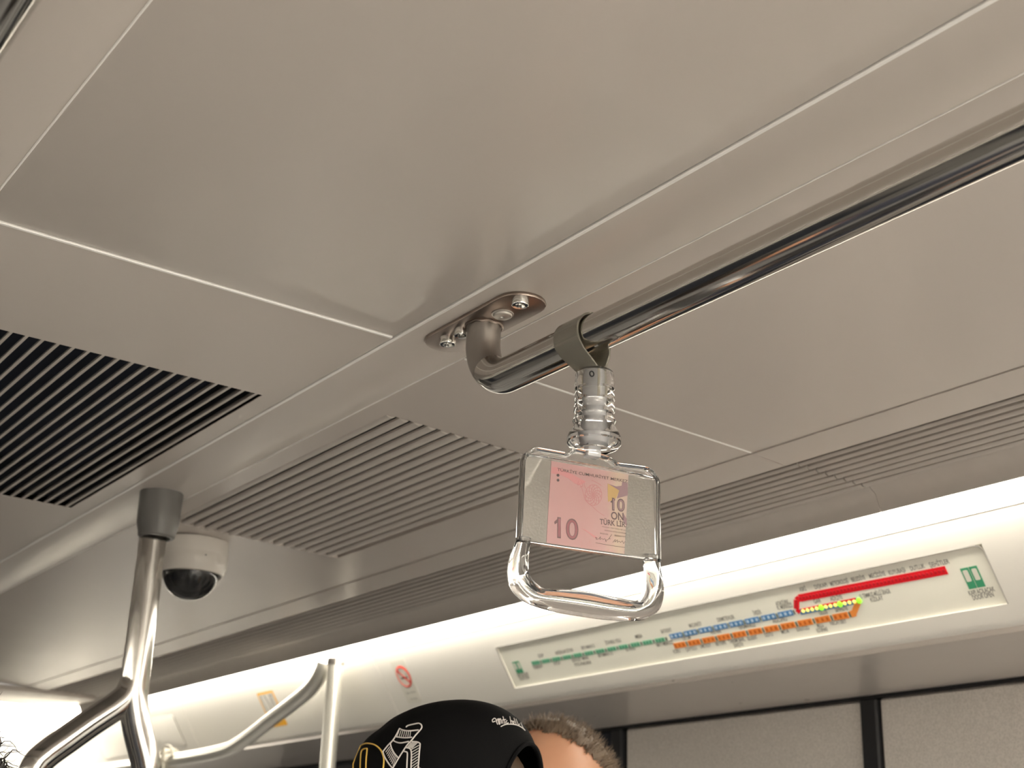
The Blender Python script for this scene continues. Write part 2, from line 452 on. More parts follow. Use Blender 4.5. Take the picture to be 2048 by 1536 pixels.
# middle section with the map recess: ends, top strip and lower strip with the lip
g.prism(prof, Y0, MY0); g.prism(prof, MY1, SEAM1 - .0018)
up = [(cpt(0, 0)[0], cpt(0, 0)[2]), (cpt(0, MS0)[0], cpt(0, MS0)[2]), (cpt(0, MS0, -.012)[0], cpt(0, MS0, -.012)[2]), (cpt(0, 0, -.012)[0], cpt(0, 0, -.012)[2])]
g.prism(up, MY0, MY1)
g.prism(lip(0, 0, MS1), MY0, MY1)
g.build('coving_panel', COVE, wall)
G().prism(prof, SEAM1 + .0018, SEAM2 - .0018).build('coving_panel', COVE, wall)
G().prism(prof, SEAM2 + .0018, 6.0).build('coving_panel', COVE, wall)
G().prism([(1.46, .47), (1.58, .349), (1.60, .40), (1.48, .49)], SEAM1 - .02, SEAM1 + .02).build('seam_backing', VOID, wall)
# access hatch beside the forked pole
hy0, hs0 = cove(351, 1429); hy1, hs1 = cove(379, 1490)
fr = (cpt(0, 0), np.array([0, 1, 0]), CT, CN)
hat = G()
hp = rounded([(hy0 + .02, hs0), (hy0 + .62, hs0), (hy0 + .62, hs1), (hy0 + .02, hs1)], .012)
hat.poly(hp, fr, 0.0, 0.0025, .001)
hat.build('access_hatch', COVE, wall)
G().sweep([fr[0] + fr[1] * q[0] + fr[2] * q[1] + CN * .0004 for q in rounded([(hy0 + .017, hs0 - .003), (hy0 + .623, hs0 - .003), (hy0 + .623, hs1 + .003), (hy0 + .017, hs1 + .003)], .012)], .0013, 6, closed=True).build('hatch_groove', ZINC, wall)
# soffit under the coving, wall plane, door surround
G().prism([(1.535, .3440), (1.80, .3365), (1.83, .3365), (1.83, .352), (1.535, .352)], Y0, 6.0).build('soffit', HEADER, wall)
zt = .331                                           # top of doors and windows
G().box((1.797, Y0, zt), (1.84, 6.0, .3362)).build('head_rail', DARK, wall)
DY0, DY1, DYM = 0.865, 2.118, 1.500
G().box((1.80, Y0, -1.56), (1.84, 0.83, zt)).build('wall_panel', WALLM, wall)
G().box((1.80, 2.152, -1.56), (1.84, 6.0, -.75)).build('wall_panel', WALLM, wall)
G().box((1.80, 3.60, -.75), (1.84, 6.0, zt)).build('wall_panel', WALLM, wall)
# door
door = root('door_1', (1.80, DYM, -ZO), kind='structure')
LEAF = mat('door_leaf_film', (0.36, 0.335, 0.315), 0.34, 0.25)
nt = LEAF.node_tree; tc = nt.nodes.new('ShaderNodeTexCoord'); vo = nt.nodes.new('ShaderNodeTexVoronoi')
vo.inputs['Scale'].default_value = 420; nt.links.new(tc.outputs['Object'], vo.inputs['Vector'])
cr = nt.nodes.new('ShaderNodeValToRGB'); cr.color_ramp.elements[0].color = (0.50, 0.465, 0.435, 1); cr.color_ramp.elements[1].color = (0.68, 0.635, 0.595, 1)
cr.color_ramp.elements[0].position = 0.15; cr.color_ramp.elements[1].position = 0.6
nt.links.new(vo.outputs['Distance'], cr.inputs[0]); nt.links.new(cr.outputs[0], nt.nodes['Principled BSDF'].inputs['Base Color'])
for y0, y1 in ((DY0, DYM - .018), (DYM + .018, DY1 - .005)):
    lf = G()
    lf.box((1.802, y0, -1.55), (1.835, y1, zt), .004)
    d = lf.build('leaf', LEAF, door)
    G().box((1.797, y0 + .12, -.80), (1.803, y1 - .12, .12), .002).build('pane', NAVY, d)
G().box((1.794, DYM - .0175, -1.55), (1.835, DYM + .0175, zt), .003).build('rubber_seal', DARK, door)
G().box((1.794, DY1, -1.55), (1.84, DY1 + .034, zt), .003).build('door_post', DARK, door)
G().box((1.794, DY0 - .034, -1.55), (1.84, DY0, zt), .003).build('door_post', DARK, door)
win = root('window_1', (1.80, 2.9, -.75), kind='structure')
G().box((1.812, 2.152, -.75), (1.82, 3.60, zt)).build('pane', NAVY, win)
g = G()
g.box((1.798, 3.56, -.75), (1.84, 3.60, zt)); g.box((1.798, 2.152, -.77), (1.84, 3.60, -.74))
g.build('window_frame', DARK, win)

# ---- left wall, ends (only lights and shades the room from here)
wl = root('wall_left', (XL, 1.5, -ZO), kind='structure')
G().prism([(mx(a), b) for a, b in prof], Y0, 6.0).build('coving_panel', COVE, wl)
G().box((mx(1.83), Y0, .3440), (mx(1.535), 6.0, .35)).build('soffit', HEADER, wl)
G().box((XL - .04, Y0, -1.56), (XL, 6.0, .345)).build('wall_panel', WALLD, wl)
for k, yy in enumerate((-1.5, 0.1, 1.7, 3.3)):
    G().box((XL - .002, yy, -.75), (XL + .004, yy + 1.25, .25)).build('pane', NAVY, wl)
wb = G().box((XL, Y1 - .04, -1.56), (XR, Y1, .64)).build('wall_far', GANG); wb['kind'] = 'structure'
wf = G().box((XL, Y0, -1.56), (XR, Y0 + .04, .64)).build('wall_near', WALLM); wf['kind'] = 'structure'

# ================================================================== ROUTE MAP
MAPM = mat('route_map_print', (0.95, 0.94, 0.84), 0.30, noise=(5, 0.02))
INKG = mat('grey_map_ink', (0.22, 0.21, 0.19), 0.5)
GRN = mat('green_ink', (0.06, 0.36, 0.19), 0.45); GRNL = mat('pale_green_ink', (0.25, 0.58, 0.40), 0.45)
BLU = mat('blue_ink', (0.07, 0.25, 0.55), 0.45); BLUL = mat('pale_blue_window', (0.55, 0.70, 0.85), 0.35)
ORA = mat('orange_ink', (0.95, 0.33, 0.07), 0.45); ORAD = mat('dark_orange_ink', (0.70, 0.16, 0.02), 0.45)
REDI = mat('glowing_red_ink', (0.62, 0.008, 0.016), 0.6, emit=(1, .005, .02), strength=.04)  # faint emission in the ink paints in the glow of the LEDs
REDL = mat('lit_red_lamp', (0.30, .004, .01), .5, emit=(1, .005, .012), strength=.05)
GRL = mat('lit_green_lamp', (.3, .9, .05), .3, emit=(.35, 1, .03), strength=.16)
YEL = mat('lit_yellow_lamp', (.9, .9, .3), .3, emit=(1, .80, .10), strength=.18)
DOTK = mat('station_dot_ink', (0.12, 0.16, 0.13), 0.45)
rm = root('route_map', (cpt(1.555, .08)[0], 1.555, cpt(0, .08)[2]),
          'long cream metro route map sign with red lit line in the coving above the doors', 'sign')
D0 = -0.0042                                         # the print lies a little below the coving's face
FRM = (cpt(0, 0), np.array([0, -1.0, 0]), -CT, CN)  # a reader's right, up, outwards
def FP(y, s): return (-y, -s)
G().box((-MY1, -MS1, -.012), (-MY0, -MS0, D0), 0, FRM).build('panel', MAPM, rm)
gr_ = G()                                           # thin frame line, round corners at the near end
ol = rounded([FP(MY1 - .001, MS1), FP(MY1 - .001, MS0 + .0005), FP(MY0 + .001, MS0 + .0005), FP(MY0 + .001, MS1)], [0, .002, .014, 0])
path = [FRM[0] + FRM[1] * p[0] + FRM[2] * p[1] + CN * (-.0005) for p in ol]
gr_.sweep(path, .0011, 6); gr_.build('frame', ZINC, rm)
def mq(px): return cove(*px)
def band(p0, p1, wd, n0, n1, g, mi=0):
    """flat bar between two map points"""
    a = np.array(FP(*p0)); b = np.array(FP(*p1)); t = (b - a); l = np.linalg.norm(t); t /= l; q = np.array([-t[1], t[0]])
    g.poly([a - q * wd / 2, b - q * wd / 2, b + q * wd / 2, a + q * wd / 2], FRM, n0, n1, mi=mi)
def lerp(a, b, t): return (a[0] + (b[0] - a[0]) * t, a[1] + (b[1] - a[1]) * t)
def dashes(p0, p1, n, wd, frac, mb, mw, nm, nw=3):
    """n dashes with small windows, a station dot between"""
    A, B = mq(p0), mq(p1)
    for k in range(n):
        a, b = lerp(A, B, k / n), lerp(A, B, (k + frac) / n)
        g = G(); band(a, b, wd, D0, D0 + .0005, g)
        for j in range(nw):
            c, d = lerp(a, b, (j + .25) / nw), lerp(a, b, (j + .72) / nw)
            band(c, d, wd * .55, D0 + .0005, D0 + .0008, g, 1)
        g.build(nm, [mb, mw], rm)
        if k < n:
            g = G(); c, d = lerp(A, B, (k + frac + (1 - frac) * .28) / n), lerp(A, B, (k + frac + (1 - frac) * .72) / n)
            band(c, d, wd * .8, D0, D0 + .0007, g); g.build('station_dot', DOTK, rm)
dashes((1061, 1329), (1333, 1279.5), 12, .0075, .74, GRNL, GRN, 'green_line_dash')
dashes((1337, 1276), (1588, 1226), 8, .0085, .84, BLU, BLUL, 'blue_line_dash')
dashes((1345, 1294.5), (1700, 1231), 11, .0095, .82, ORA, ORAD, 'orange_line_dash')
g = G(); band(mq((1698, 1231.5)), mq((1707, 1228)), .0095, D0, D0 + .0005, g); band(mq((1703, 1232)), mq((1713.5, 1207)), .0085, D0, D0 + .0006, g); g.build('orange_line_bend', ORA, rm)
g = G(); ra = mq((1596, 1198.5)); rb = mq((1890, 1142.5)); rc = mq((1590, 1203)); rd = mq((1590, 1221)); re_ = mq((1597, 1227))
band(ra, rb, .0115, D0, D0 + .0006, g); band(rc, rd, .0095, D0, D0 + .0005, g); band(ra, rc, .009, D0, D0 + .0007, g); band(rd, re_, .007, D0, D0 + .0007, g)
g.build('red_line', REDI, rm)
g = G(); band(mq((1597, 1226.5)), mq((1712, 1204)), .0085, D0, D0 + .0004, g); g.build('blue_line', BLU, rm)
g = G(); band(mq((1600, 1221.5)), mq((1708, 1200)), .0028, D0, D0 + .0007, g); g.build('red_line', REDI, rm)
def lamp_me(r, m):
    g = G(); g.lathe([(r, 0), (r * .9, r * .3), (r * .5, r * .55), (0, r * .62)], (0, 0, 0), 10, CN)
    return g.build('led', m, None, mesh_only=True, raw=True)
LR, LG, LY = lamp_me(.0026, REDL), lamp_me(.0046, GRL), lamp_me(.0030, YEL)
RO = np.array(WL[rm.name])
def led(me, ys, nm): link(nm, me, rm, None, None, cpt(ys[0], ys[1], D0 + .0006) - RO)
NR = 40
for k in range(NR): led(LR, lerp(ra, rb, (k + .3) / NR), 'red_led')
for k in range(4): led(LR, lerp(rc, rd, (k + .3) / 4), 'red_led')
ga, gb = mq((1603.6, 1224)), mq((1715.5, 1203.4))
for k in range(13):
    big = k in (4, 8, 12)
    led(LG if big else LY, lerp(ga, gb, k / 12), 'green_led' if big else 'yellow_led')
# station names and captions
lt = G()
def cap(text, x, y, wpx, hpx=9, bold=.012):
    yy, ss = mq((x, y)); y2, _ = mq((x + wpx, y - wpx * .19))
    lettering(lt, text, cpt(yy, ss, D0 + .0003), FRM[1], FRM[2], hpx * .00074, abs(yy - y2), 'c', bold)
for t_, x, y, wd in (('ASKİ', 1604, 1184, 13), ('DIŞKAPI', 1640, 1178, 25), ('METEOROLOJİ', 1677, 1171, 36), ('BELEDİYE', 1715, 1163.5, 27),
                     ('MECİDİYE', 1753, 1156, 32), ('KUYUBAŞI', 1792.5, 1149, 33), ('DUTLUK', 1833.5, 1141, 29), ('ŞEHİTLER', 1877, 1133, 40),
                     ('GAR', 1633, 1208, 14), ('ADLİYE', 1671, 1202, 24), ('ULUS', 1645, 1231, 16), ('SIHHİYE', 1681, 1224, 25),
                     ('15 TEMMUZ-MİLLİ İRADE', 1748, 1194, 62), ('KIZILAY', 1752, 1204, 25), ('ATATÜRK', 1563, 1211.5, 26), ('K. MERKEZİ', 1568, 1219, 30),
                     ('AKKÖPRÜ', 1558, 1246, 29), ('İVEDİK', 1513, 1231, 16), ('YENİMAHALLE', 1492, 1258, 34), ('DEMETEVLER', 1450, 1242.5, 34),
                     ('HASTANE', 1430, 1269, 20), ('MACUNKÖY', 1389, 1255, 25), ('OSTİM', 1371, 1281.5, 16), ('BATIKENT', 1331, 1267, 21),
                     ('BATI MERKEZ', 1328, 1292.5, 34), ('MESA', 1276, 1278, 14), ('BOTANİK', 1259.5, 1303, 19), ('İSTANBUL YOLU', 1224.5, 1288.5, 31),
                     ('ERYAMAN 1-2', 1209, 1314, 29), ('ERYAMAN 5', 1174, 1299, 26), ('DEVLET MAH.', 1159, 1323, 34), ('HARİKALAR DİYARI', 1126.5, 1308, 35),
                     ('1910 ANKARA', 1164, 1332, 33), ('FATİH', 1112, 1331.5, 12), ('GOP', 1080, 1316.5, 11), ('TÖREKENT', 1074, 1338.5, 20),
                     ('KORU', 1352, 1308, 13), ('ÇAYYOLU', 1381, 1303, 21), ('ÜMİTKÖY', 1409.5, 1297, 21), ('BEYTEPE', 1440, 1292, 20), ('TARIM BAK.', 1472, 1286.5, 33),
                     ('DANIŞTAY', 1476, 1295.5, 19), ('BİLKENT', 1503, 1281.5, 19), ('ODTÜ', 1536, 1275, 16), ('MTA', 1569, 1269, 15), ('SÖĞÜTÖZÜ', 1604, 1263, 25),
                     ('MİLLİ', 1639, 1256.5, 12), ('KÜTÜPHANE', 1643, 1266, 21), ('NECATİBEY', 1675, 1250.5, 32),
                     ('KAPI AÇILACAK', 1962, 1189, 52), ('DOOR OPEN', 1965, 1199, 42), ('KAPI AÇILACAK', 1044, 1354, 22), ('DOOR OPEN', 1047, 1361, 19)):
    cap(t_, x, y, wd)
lt.build('lettering', INKG, rm, smooth=0, kind='stuff')
DW = mat('door_symbol_white', (0.78, .76, .68), .4)
for corner, sc_ in (((1952, 1178), 1.0), ((1038, 1348), 0.80)):     # green door symbols
    y_, s_ = mq(corner)
    dg = G()
    def R_(a, b, c, d, n0, n1, mi): dg.box((-y_ + a * sc_, -s_ + c * sc_, n0), (-y_ + b * sc_, -s_ + d * sc_, n1), 0, FRM, mi=mi)
    R_(-.0125, -.0005, 0, .029, D0, D0 + .0005, 0); R_(.0005, .0125, 0, .029, D0, D0 + .0005, 0)
    for a in (-.0105, .0030): dg.poly(rounded([(-y_ + q[0] * sc_, -s_ + q[1] * sc_) for q in ((a, .010), (a + .0075, .010), (a + .0075, .026), (a, .026))], .0018 * sc_, 3), FRM, D0 + .0005, D0 + .0008, mi=1)
    dg.build('door_symbol', [GRN, DW], rm)

# ---- stickers on the coving
PAPER = mat('cream_sticker_paper', (0.82, 0.80, .72), .4)
RED = mat('red_sticker_ink', (0.78, .05, .03), .45)
y_, s_ = cove(808, 1353)
st = root('no_smoking_sticker', (cpt(y_, s_)[0], y_, cpt(0, s_)[2]), 'cream no-smoking sticker with red slashed circle on the coving above the black cap', 'sticker')
FS = (cpt(y_, s_), np.array([0, -1.0, 0]), -CT, CN)
G().poly(rounded([(-.027, -.058), (.027, -.058), (.027, .036), (-.027, .036)], .003, 3), FS, 0.0002, 0.0006).build('paper', PAPER, st)
g = G(); cir = [FS[0] + FS[1] * .0225 * math.cos(t) + FS[2] * .0225 * math.sin(t) + CN * .0008 for t in np.linspace(0, 2 * PI, 49)[:-1]]
g.sweep(cir, .0021, 4, closed=True, shape=[(1, .25), (-1, .25), (-1, -.25), (1, -.25)])
k_ = .0225 * .707
g.poly([(-k_ - .0014, k_ - .0014), (k_ - .0014, -k_ - .0014), (k_ + .0014, -k_ + .0014), (-k_ + .0014, k_ + .0014)], FS, .0006, .0012); g.build('prohibition_ring', RED, st)
g = G(); g.box((-.012, -.0045, .0006), (.010, -.001, .0009), 0, FS); g.box((.011, -.0045, .0006), (.013, -.001, .0009), 0, FS)
g.box((.011, .001, .0006), (.0122, .007, .0009), 0, FS); g.build('cigarette_symbol', INK2, st)
g = G(); lettering(g, 'Sigara içilmez', FS[0] - FS[2] * .037 + CN * .0008, FS[1], FS[2], .0042, .036); lettering(g, 'No smoking', FS[0] - FS[2] * .051 + CN * .0008, FS[1], FS[2], .0038, .026)
g.build('lettering', INKG, st, smooth=0, kind='stuff')

YP = mat('yellow_sticker', (0.90, .46, .02), .45)
a_, b_ = cove(514, 1388), cove(544, 1380); c_ = cove(560, 1452)
yw = abs(a_[0] - b_[0]); yc = (a_[0] + b_[0]) / 2; sy = (a_[1] + b_[1]) / 2; yh = c_[1] - sy
st = root('safety_sticker', (cpt(yc, sy)[0], yc, cpt(0, sy)[2]), 'yellow-bordered warning sticker with drawn figures behind the bent handrail', 'sticker')
FS = (cpt(yc, sy), np.array([0, -1.0, 0]), -CT, CN)
G().poly(rounded([(-yw / 2, -yh), (yw / 2, -yh), (yw / 2, 0), (-yw / 2, 0)], .003, 3), FS, .0002, .0006).build('paper', YP, st)
G().box((-yw / 2 + .005, -yh * .56, .0006), (yw / 2 - .005, -.005, .0009), 0, FS).build('picture', mat('sticker_white', (.78, .76, .72), .4), st)
g = G(); rr = random.Random(3)
for q in (-.30, -.06, .18, .34):
    x0 = q * yw
    pth = [FS[0] + FS[1] * (x0 + .004 * math.sin(3 * t + q * 9)) + FS[2] * (-.010 - t * yh * .42) + CN * .001 for t in np.linspace(0, 1, 9)]
    g.sweep(pth, .0009, 4)
    g.lathe([(.0026, 0), (.0026, .0003)], pth[0], 10, CN)
g.build('figure_drawing', INKG, st)

# ================================================================== GRAB RAILS
RX, RZ, RR = 0.691, 0.4652, 0.0170
def arc(c, a, b, r, t0, t1, n=12):
    return [np.array(c) + r * (math.cos(t) * np.array(a) + math.sin(t) * np.array(b)) for t in np.linspace(t0, t1, n)]
def stadium(L, W, n=10):
    o = []
    for k in range(n + 1): t = -PI / 2 + PI * k / n; o.append((L / 2 - W / 2 + W / 2 * math.cos(t), W / 2 * math.sin(t)))
    for k in range(n + 1): t = PI / 2 + PI * k / n; o.append((-L / 2 + W / 2 + W / 2 * math.cos(t), W / 2 * math.sin(t)))
    return o
def grab_rail(x, z, yend, yn, lab, detail):
    zc = 0.5333
    r_ = root('grab_rail', (x, yend, zc), lab, 'rail', 'ceiling grab rails')
    br = 0.046
    d0 = z + br
    bend = arc((x, yend - br, d0), (0, 1, 0), (0, 0, -1), br, 0, PI / 2, 28)
    el = [(x, yend, zc - .0035), (x, yend, d0 + .004)] + bend[:15]
    G().sweep(el, RR, 36).build('elbow', SATIN, r_)
    G().sweep(bend[14:] + [(x, yend - br - .02, z), (x, (yn + yend) / 2, z), (x, yn + br, z)], RR, 40).build('tube', STEEL, r_)
    el2 = arc((x, yn + br, d0), (0, 0, -1), (0, -1, 0), br, 0, PI / 2, 14) + [(x, yn, zc - .0035)]
    G().sweep(el2, RR, 24).build('elbow', SATIN, r_)
    for yy in (yend - .002, yn):
        fr_ = (np.array([x - .002, yy, zc]), np.array([0, 1, 0]), np.array([1, 0, 0]), np.array([0, 0, -1.]))
        p = G().poly(stadium(.171, .050), fr_, 0, .0042, .0012).build('flange_plate', PLATE, r_)
        if detail and yy > 0:
            weld = [(x + (RR + .001) * math.cos(t), yend + (RR + .001) * math.sin(t), zc - .0048 + .0006 * math.sin(9 * t)) for t in np.linspace(0, 2 * PI, 41)[:-1]]
            G().sweep(weld, .0016, 6, closed=True).build('weld_bead', PLATE, r_)
            for q in ((895, 690), (922, 673), (1040, 612)):
                P = on(q[0], q[1], 2, zc - .0117); s_ = .0082 if q[0] != 922 else .0072
                G().lathe([(s_, 0), (s_, .0064), (s_ * .97, .0071), (s_ * .90, .0075), (s_ * .62, .0072), (s_ * .55, .0045), (0, .0045)], (P[0], P[1], zc - .0042), 24, (0, 0, -1)).build('screw', SCREW, r_)
            P = on(1005, 633, 2, zc - .007)
            G().lathe([(.0108, 0), (.0108, .0010), (.0092, .0012), (.0088, .0030), (.0078, .0036), (.0020, .0036), (.0014, .0022), (0, .0022)], (P[0], P[1], zc - .0042), 24, (0, 0, -1)).build('rivet', ZINC, r_)
    return r_
grab_rail(RX, RZ, 1.0253, -1.6, 'polished steel grab rail bolted to the ceiling, carrying the hanging strap', True)
grab_rail(0.137, 0.475, 2.6, -1.6, 'steel grab rail cut off at the top left corner of the view', False)

# ================================================================== STRAP HANGER
AH = math.radians(-13.5)
HU = np.array([math.cos(AH), math.sin(AH), 0]); HV = np.array([0, 0, 1.0]); HN = np.cross(HU, HV)  # HN faces the camera
HO = np.array([RX, 0.852, RZ])
FH = (HO, HU, HV, HN)
def hp_(u, v, n=0): return HO + HU * u * .001 + HV * v * .001 + HN * n * .001
sh = root('strap_hanger', (RX, .852, RZ - .25), 'clear plastic hanging strap handle on the polished grab rail', 'handle')
# loop of vinyl around the rail
lc = []
for k in range(25):
    t = math.radians(-28 + 236 * k / 24); lc.append((RX + .0184 * math.cos(t), RZ + .0184 * math.sin(t)))
lc = [(RX + .0030, RZ - .060), (RX + .0026, RZ - .036), (RX + .0075, RZ - .027), (RX + .0140, RZ - .0165)] + lc + [(RX - .0140, RZ - .0165), (RX - .0075, RZ - .027), (RX - .0026, RZ - .036), (RX - .0030, RZ - .060)]
g = G(); n_ = len(lc); YA = 0.869; vs = []; fs = []
for i, (x, z) in enumerate(lc):
    t = max(0.0, min(1.0, (RZ - .010 - z) / .028)); w2 = .0165 * (1 - t) + .0120 * t; yc_ = YA * (1 - t) + .853 * t
    for th_ in (0, .0017):
        j = min(max(i, 1), n_ - 2); tx = lc[j + 1][0] - lc[j - 1][0]; tz = lc[j + 1][1] - lc[j - 1][1]; l_ = math.hypot(tx, tz)
        nx, nz = tz / l_ * th_, -tx / l_ * th_
        vs += [(x + nx, yc_ - w2, z + nz), (x + nx, yc_ + w2, z + nz)]
for i in range(n_ - 1):
    a = 4 * i; b = a + 4
    fs += [[a, a + 1, b + 1, b], [a + 2, b + 2, b + 3, a + 3], [a, b, b + 2, a + 2], [a + 1, a + 3, b + 3, b + 1]]
g.add(vs, fs).build('strap_loop', STRAP, sh, smooth=50)
# ridged clear sleeve and swivel
sp = [(0, -35.0), (13.5, -35.0), (16.0, -36.5), (16.8, -40), (16.2, -42), (17.0, -44.5), (17.1, -52), (16.0, -53.5), (17.0, -55.5), (17.3, -62), (16.2, -63.5), (17.4, -65.5),
      (17.8, -72), (16.0, -74.5), (17.6, -77.5), (18.6, -81), (17.2, -84), (18.6, -87.5), (21.5, -92), (23.2, -96.5), (22.9, -101), (19.5, -105), (14.0, -107), (8.0, -106.5), (0, -106.5)]
shell = sp[1:-2] + [(12.5, -104.0), (16.5, -101.5), (19.8, -98.5), (20.2, -96), (17.5, -91), (15.4, -86), (14.6, -80), (14.2, -66), (14.0, -45), (13.6, -37.5), (11.5, -36.6), (11.5, -35.0)]
shell = [(11.5, -35.0)] + shell[0:len(shell) - 1]
G().lathe([(a * .001, b * .001) for a, b in shell], HO, 44, (0, 0, 1)).build('sleeve', GLASS, sh)
G().lathe([(0, -.0365), (.0100, -.0365), (.0104, -.060), (.0098, -.075), (.0112, -.086), (.0135, -.094), (.0120, -.1005), (0, -.1015)], HO, 32, (0, 0, 1)).build('swivel_core', MILK, sh)
g = G(); pc = hp_(-9.5, -44, 14.2)
g.sweep([pc + HU * .0019 * math.cos(t) + HV * .0023 * math.sin(t) for t in np.linspace(0, 2 * PI, 21)[:-1]], .0006, 8, closed=True); g.build('rivet_ring', DARK, sh)
G().box((-.0078, -.1135, -.005), (.0048, -.099, .005), .0015, FH, 2).build('swivel_stem', MILK, sh)
# clear holder rim: a rail running round the upper frame
rim = [(-67.3, -192), (-66.3, -121), (-57, -112.6), (-25.5, -113.2), (-19, -107.9), (-7, -108.6), (4.6, -109.2), (14.4, -110.8), (20.6, -115.0), (52, -114.2), (61.2, -123), (61.2, -194)]
rim = rounded([(u + 1.6 * (1 if u < 0 else -1) * (abs(u) > 55), v - 1.6) for u, v in rim], [0, 5, 5, 2.5, 2.5, 0, 0, 2.5, 2.5, 5, 5, 0], 5)
rs = [(2.1 * math.cos(t), 4.6 * math.sin(t)) for t in np.linspace(0, 2 * PI, 17)[:-1]]
def hsweep(g, pts, shp): g.sweep([hp_(u, v) for u, v in pts], .001, shape=[(b, a) for a, b in shp], up=HN)
g = G(); hsweep(g, rim, rs); g.build('holder_rim', GLASS, sh)
g = G(); hsweep(g, [(-64, -120.6), (-40, -119.6), (0, -120.4), (40, -121.8), (58.6, -123.5)], [(.9 * math.cos(t), 4.2 * math.sin(t)) for t in np.linspace(0, 2 * PI, 13)[:-1]]); g.build('inner_rib', GLASS, sh)
# web under the swivel
G().poly([(u * .001, v * .001) for u, v in rounded([(-62, -119), (-55, -114.5), (-25, -115), (-18.5, -109.7), (14, -112.6), (20, -116.8), (51, -116.2), (58, -122)], 1.5, 3)], FH, -.0015, .0015).build('holder_web', SHEET, sh)
# sheets and grey card
cd = [(-63.5, -119.8), (58.8, -124.2), (58.6, -193.0), (-64.8, -193.0)]
cdm = [(u * .001, v * .001) for u, v in cd]
G().poly(cdm, FH, .0022, .0030).build('front_sheet', SHEET, sh)
G().poly(cdm, FH, -.0022, -.0014, .0).build('back_card', CARD, sh)
g = G(); hsweep(g, [(-66.5, -193.2), (-30, -193.6), (20, -193.9), (61, -194.2)], [(1.3 * math.cos(t), 4.4 * math.sin(t)) for t in np.linspace(0, 2 * PI, 13)[:-1]]); g.build('lower_bar', GLASS, sh)
# hand grip: U-shaped bar, ribbed, thick in the middle
go = [(-66.9, -189.6), (-69.3, -196.2), (-73.4, -207.3), (-74.7, -220.1), (-72.6, -230.3), (-66.8, -237.0), (-55.5, -243.0), (-32.8, -246.9), (1.7, -248.5), (25.1, -247.9), (42.9, -245.9), (53.7, -241.0), (60.9, -234.8), (64.7, -223.6), (64.8, -212.7), (62.0, -199.3), (61.0, -190.0)]
gi = [(-55.8, -190), (-56.8, -196.8), (-57.6, -207.5), (-57.0, -217.5), (-54.2, -222.8), (-49.5, -226.6), (-42.3, -229.0), (-25, -227.4), (-5, -227.2), (13.2, -228.7), (31, -230.3), (40.5, -229.6), (45.0, -223.0), (47.2, -215.5), (47.9, -206), (46.8, -199), (46.4, -190)]
def resample(pts, n):
    P = np.array(smoothpath([np.array(p) for p in pts], 6)); d = np.r_[0, np.cumsum(np.linalg.norm(np.diff(P, axis=0), axis=1))]
    t = np.linspace(0, d[-1], n); return np.c_[np.interp(t, d, P[:, 0]), np.interp(t, d, P[:, 1])]
Oo, Ii = resample(go, 56), resample(gi, 56)
g = G(); seg = 28; vs = []; fs = []
for i in range(56):
    c = (Oo[i] + Ii[i]) / 2; h_ = (Oo[i] - Ii[i]) / 2
    mid = math.sin(PI * i / 55)
    for k in range(seg):
        t = 2 * PI * k / seg
        rb_ = 1 + .035 * math.cos(7 * t)
        dep = (5.2 + 2.8 * mid) * math.sin(t) * rb_
        p = c + h_ * math.cos(t) * (1 if abs(math.cos(t)) > .98 else rb_)
        vs.append(hp_(p[0], p[1], dep))
for i in range(55):
    for k in range(seg):
        k2 = (k + 1) % seg; fs.append([i * seg + k, i * seg + k2, (i + 1) * seg + k2, (i + 1) * seg + k])
fs.append(list(range(seg))); fs.append([55 * seg + k for k in range(seg)])
g.add(vs, fs).build('hand_grip', GLASS, sh, smooth=60)

# ---- printed banknote behind the clear sheet
PINK = bpy.data.materials.new('banknote_print'); PINK.use_nodes = True
nt = PINK.node_tree; N = nt.nodes; L = nt.links; p = N['Principled BSDF']; p.inputs['Roughness'].default_value = .42
tc = N.new('ShaderNodeTexCoord'); sx = N.new('ShaderNodeSeparateXYZ'); L.new(tc.outputs['Generated'], sx.inputs[0])
cr = N.new('ShaderNodeValToRGB'); e = cr.color_ramp.elements
e[0].position = 0.0; e[0].color = (.47, .235, .245, 1); e[1].position = 1.0; e[1].color = (.51, .36, .32, 1)
for pos, c in ((.45, (.47, .23, .24, 1)), (.72, (.50, .28, .28, 1)), (.86, (.53, .385, .29, 1))):
    q = e.new(pos); q.color = c
ns = N.new('ShaderNodeTexNoise'); ns.inputs['Scale'].default_value = 9; L.new(tc.outputs['Generated'], ns.inputs['Vector'])
ma = N.new('ShaderNodeMath'); ma.operation = 'MULTIPLY_ADD'; ma.inputs[1].default_value = .14; L.new(ns.outputs['Fac'], ma.inputs[0]); L.new(sx.outputs['X'], ma.inputs[2])
ad = N.new('ShaderNodeMath'); ad.operation = 'SUBTRACT'; ad.inputs[1].default_value = .07; L.new(ma.outputs[0], ad.inputs[0])
L.new(ad.outputs[0], cr.inputs[0]); L.new(cr.outputs[0], p.inputs['Base Color'])
bn = root('banknote', (RX, .852, RZ - .19), 'pink printed banknote piece reading 10 inside the clear strap handle', 'banknote')
NF = -.0014                                          # rests on the grey card
nq = [(-38.5, -121.2), (33.0, -122.6), (29.2, -192.0), (-41.3, -191.2)]
G().poly([(u * .001, v * .001) for u, v in nq], FH, NF, NF + .0005).build('paper', PINK, bn)
def nuv(a, b):
    """(0..1, 0..1) across the note, from its top left corner -> handle plane, mm"""
    t = np.array(nq[0]) * (1 - a) + np.array(nq[1]) * a; bt = np.array(nq[3]) * (1 - a) + np.array(nq[2]) * a
    return t * (1 - b) + bt * b
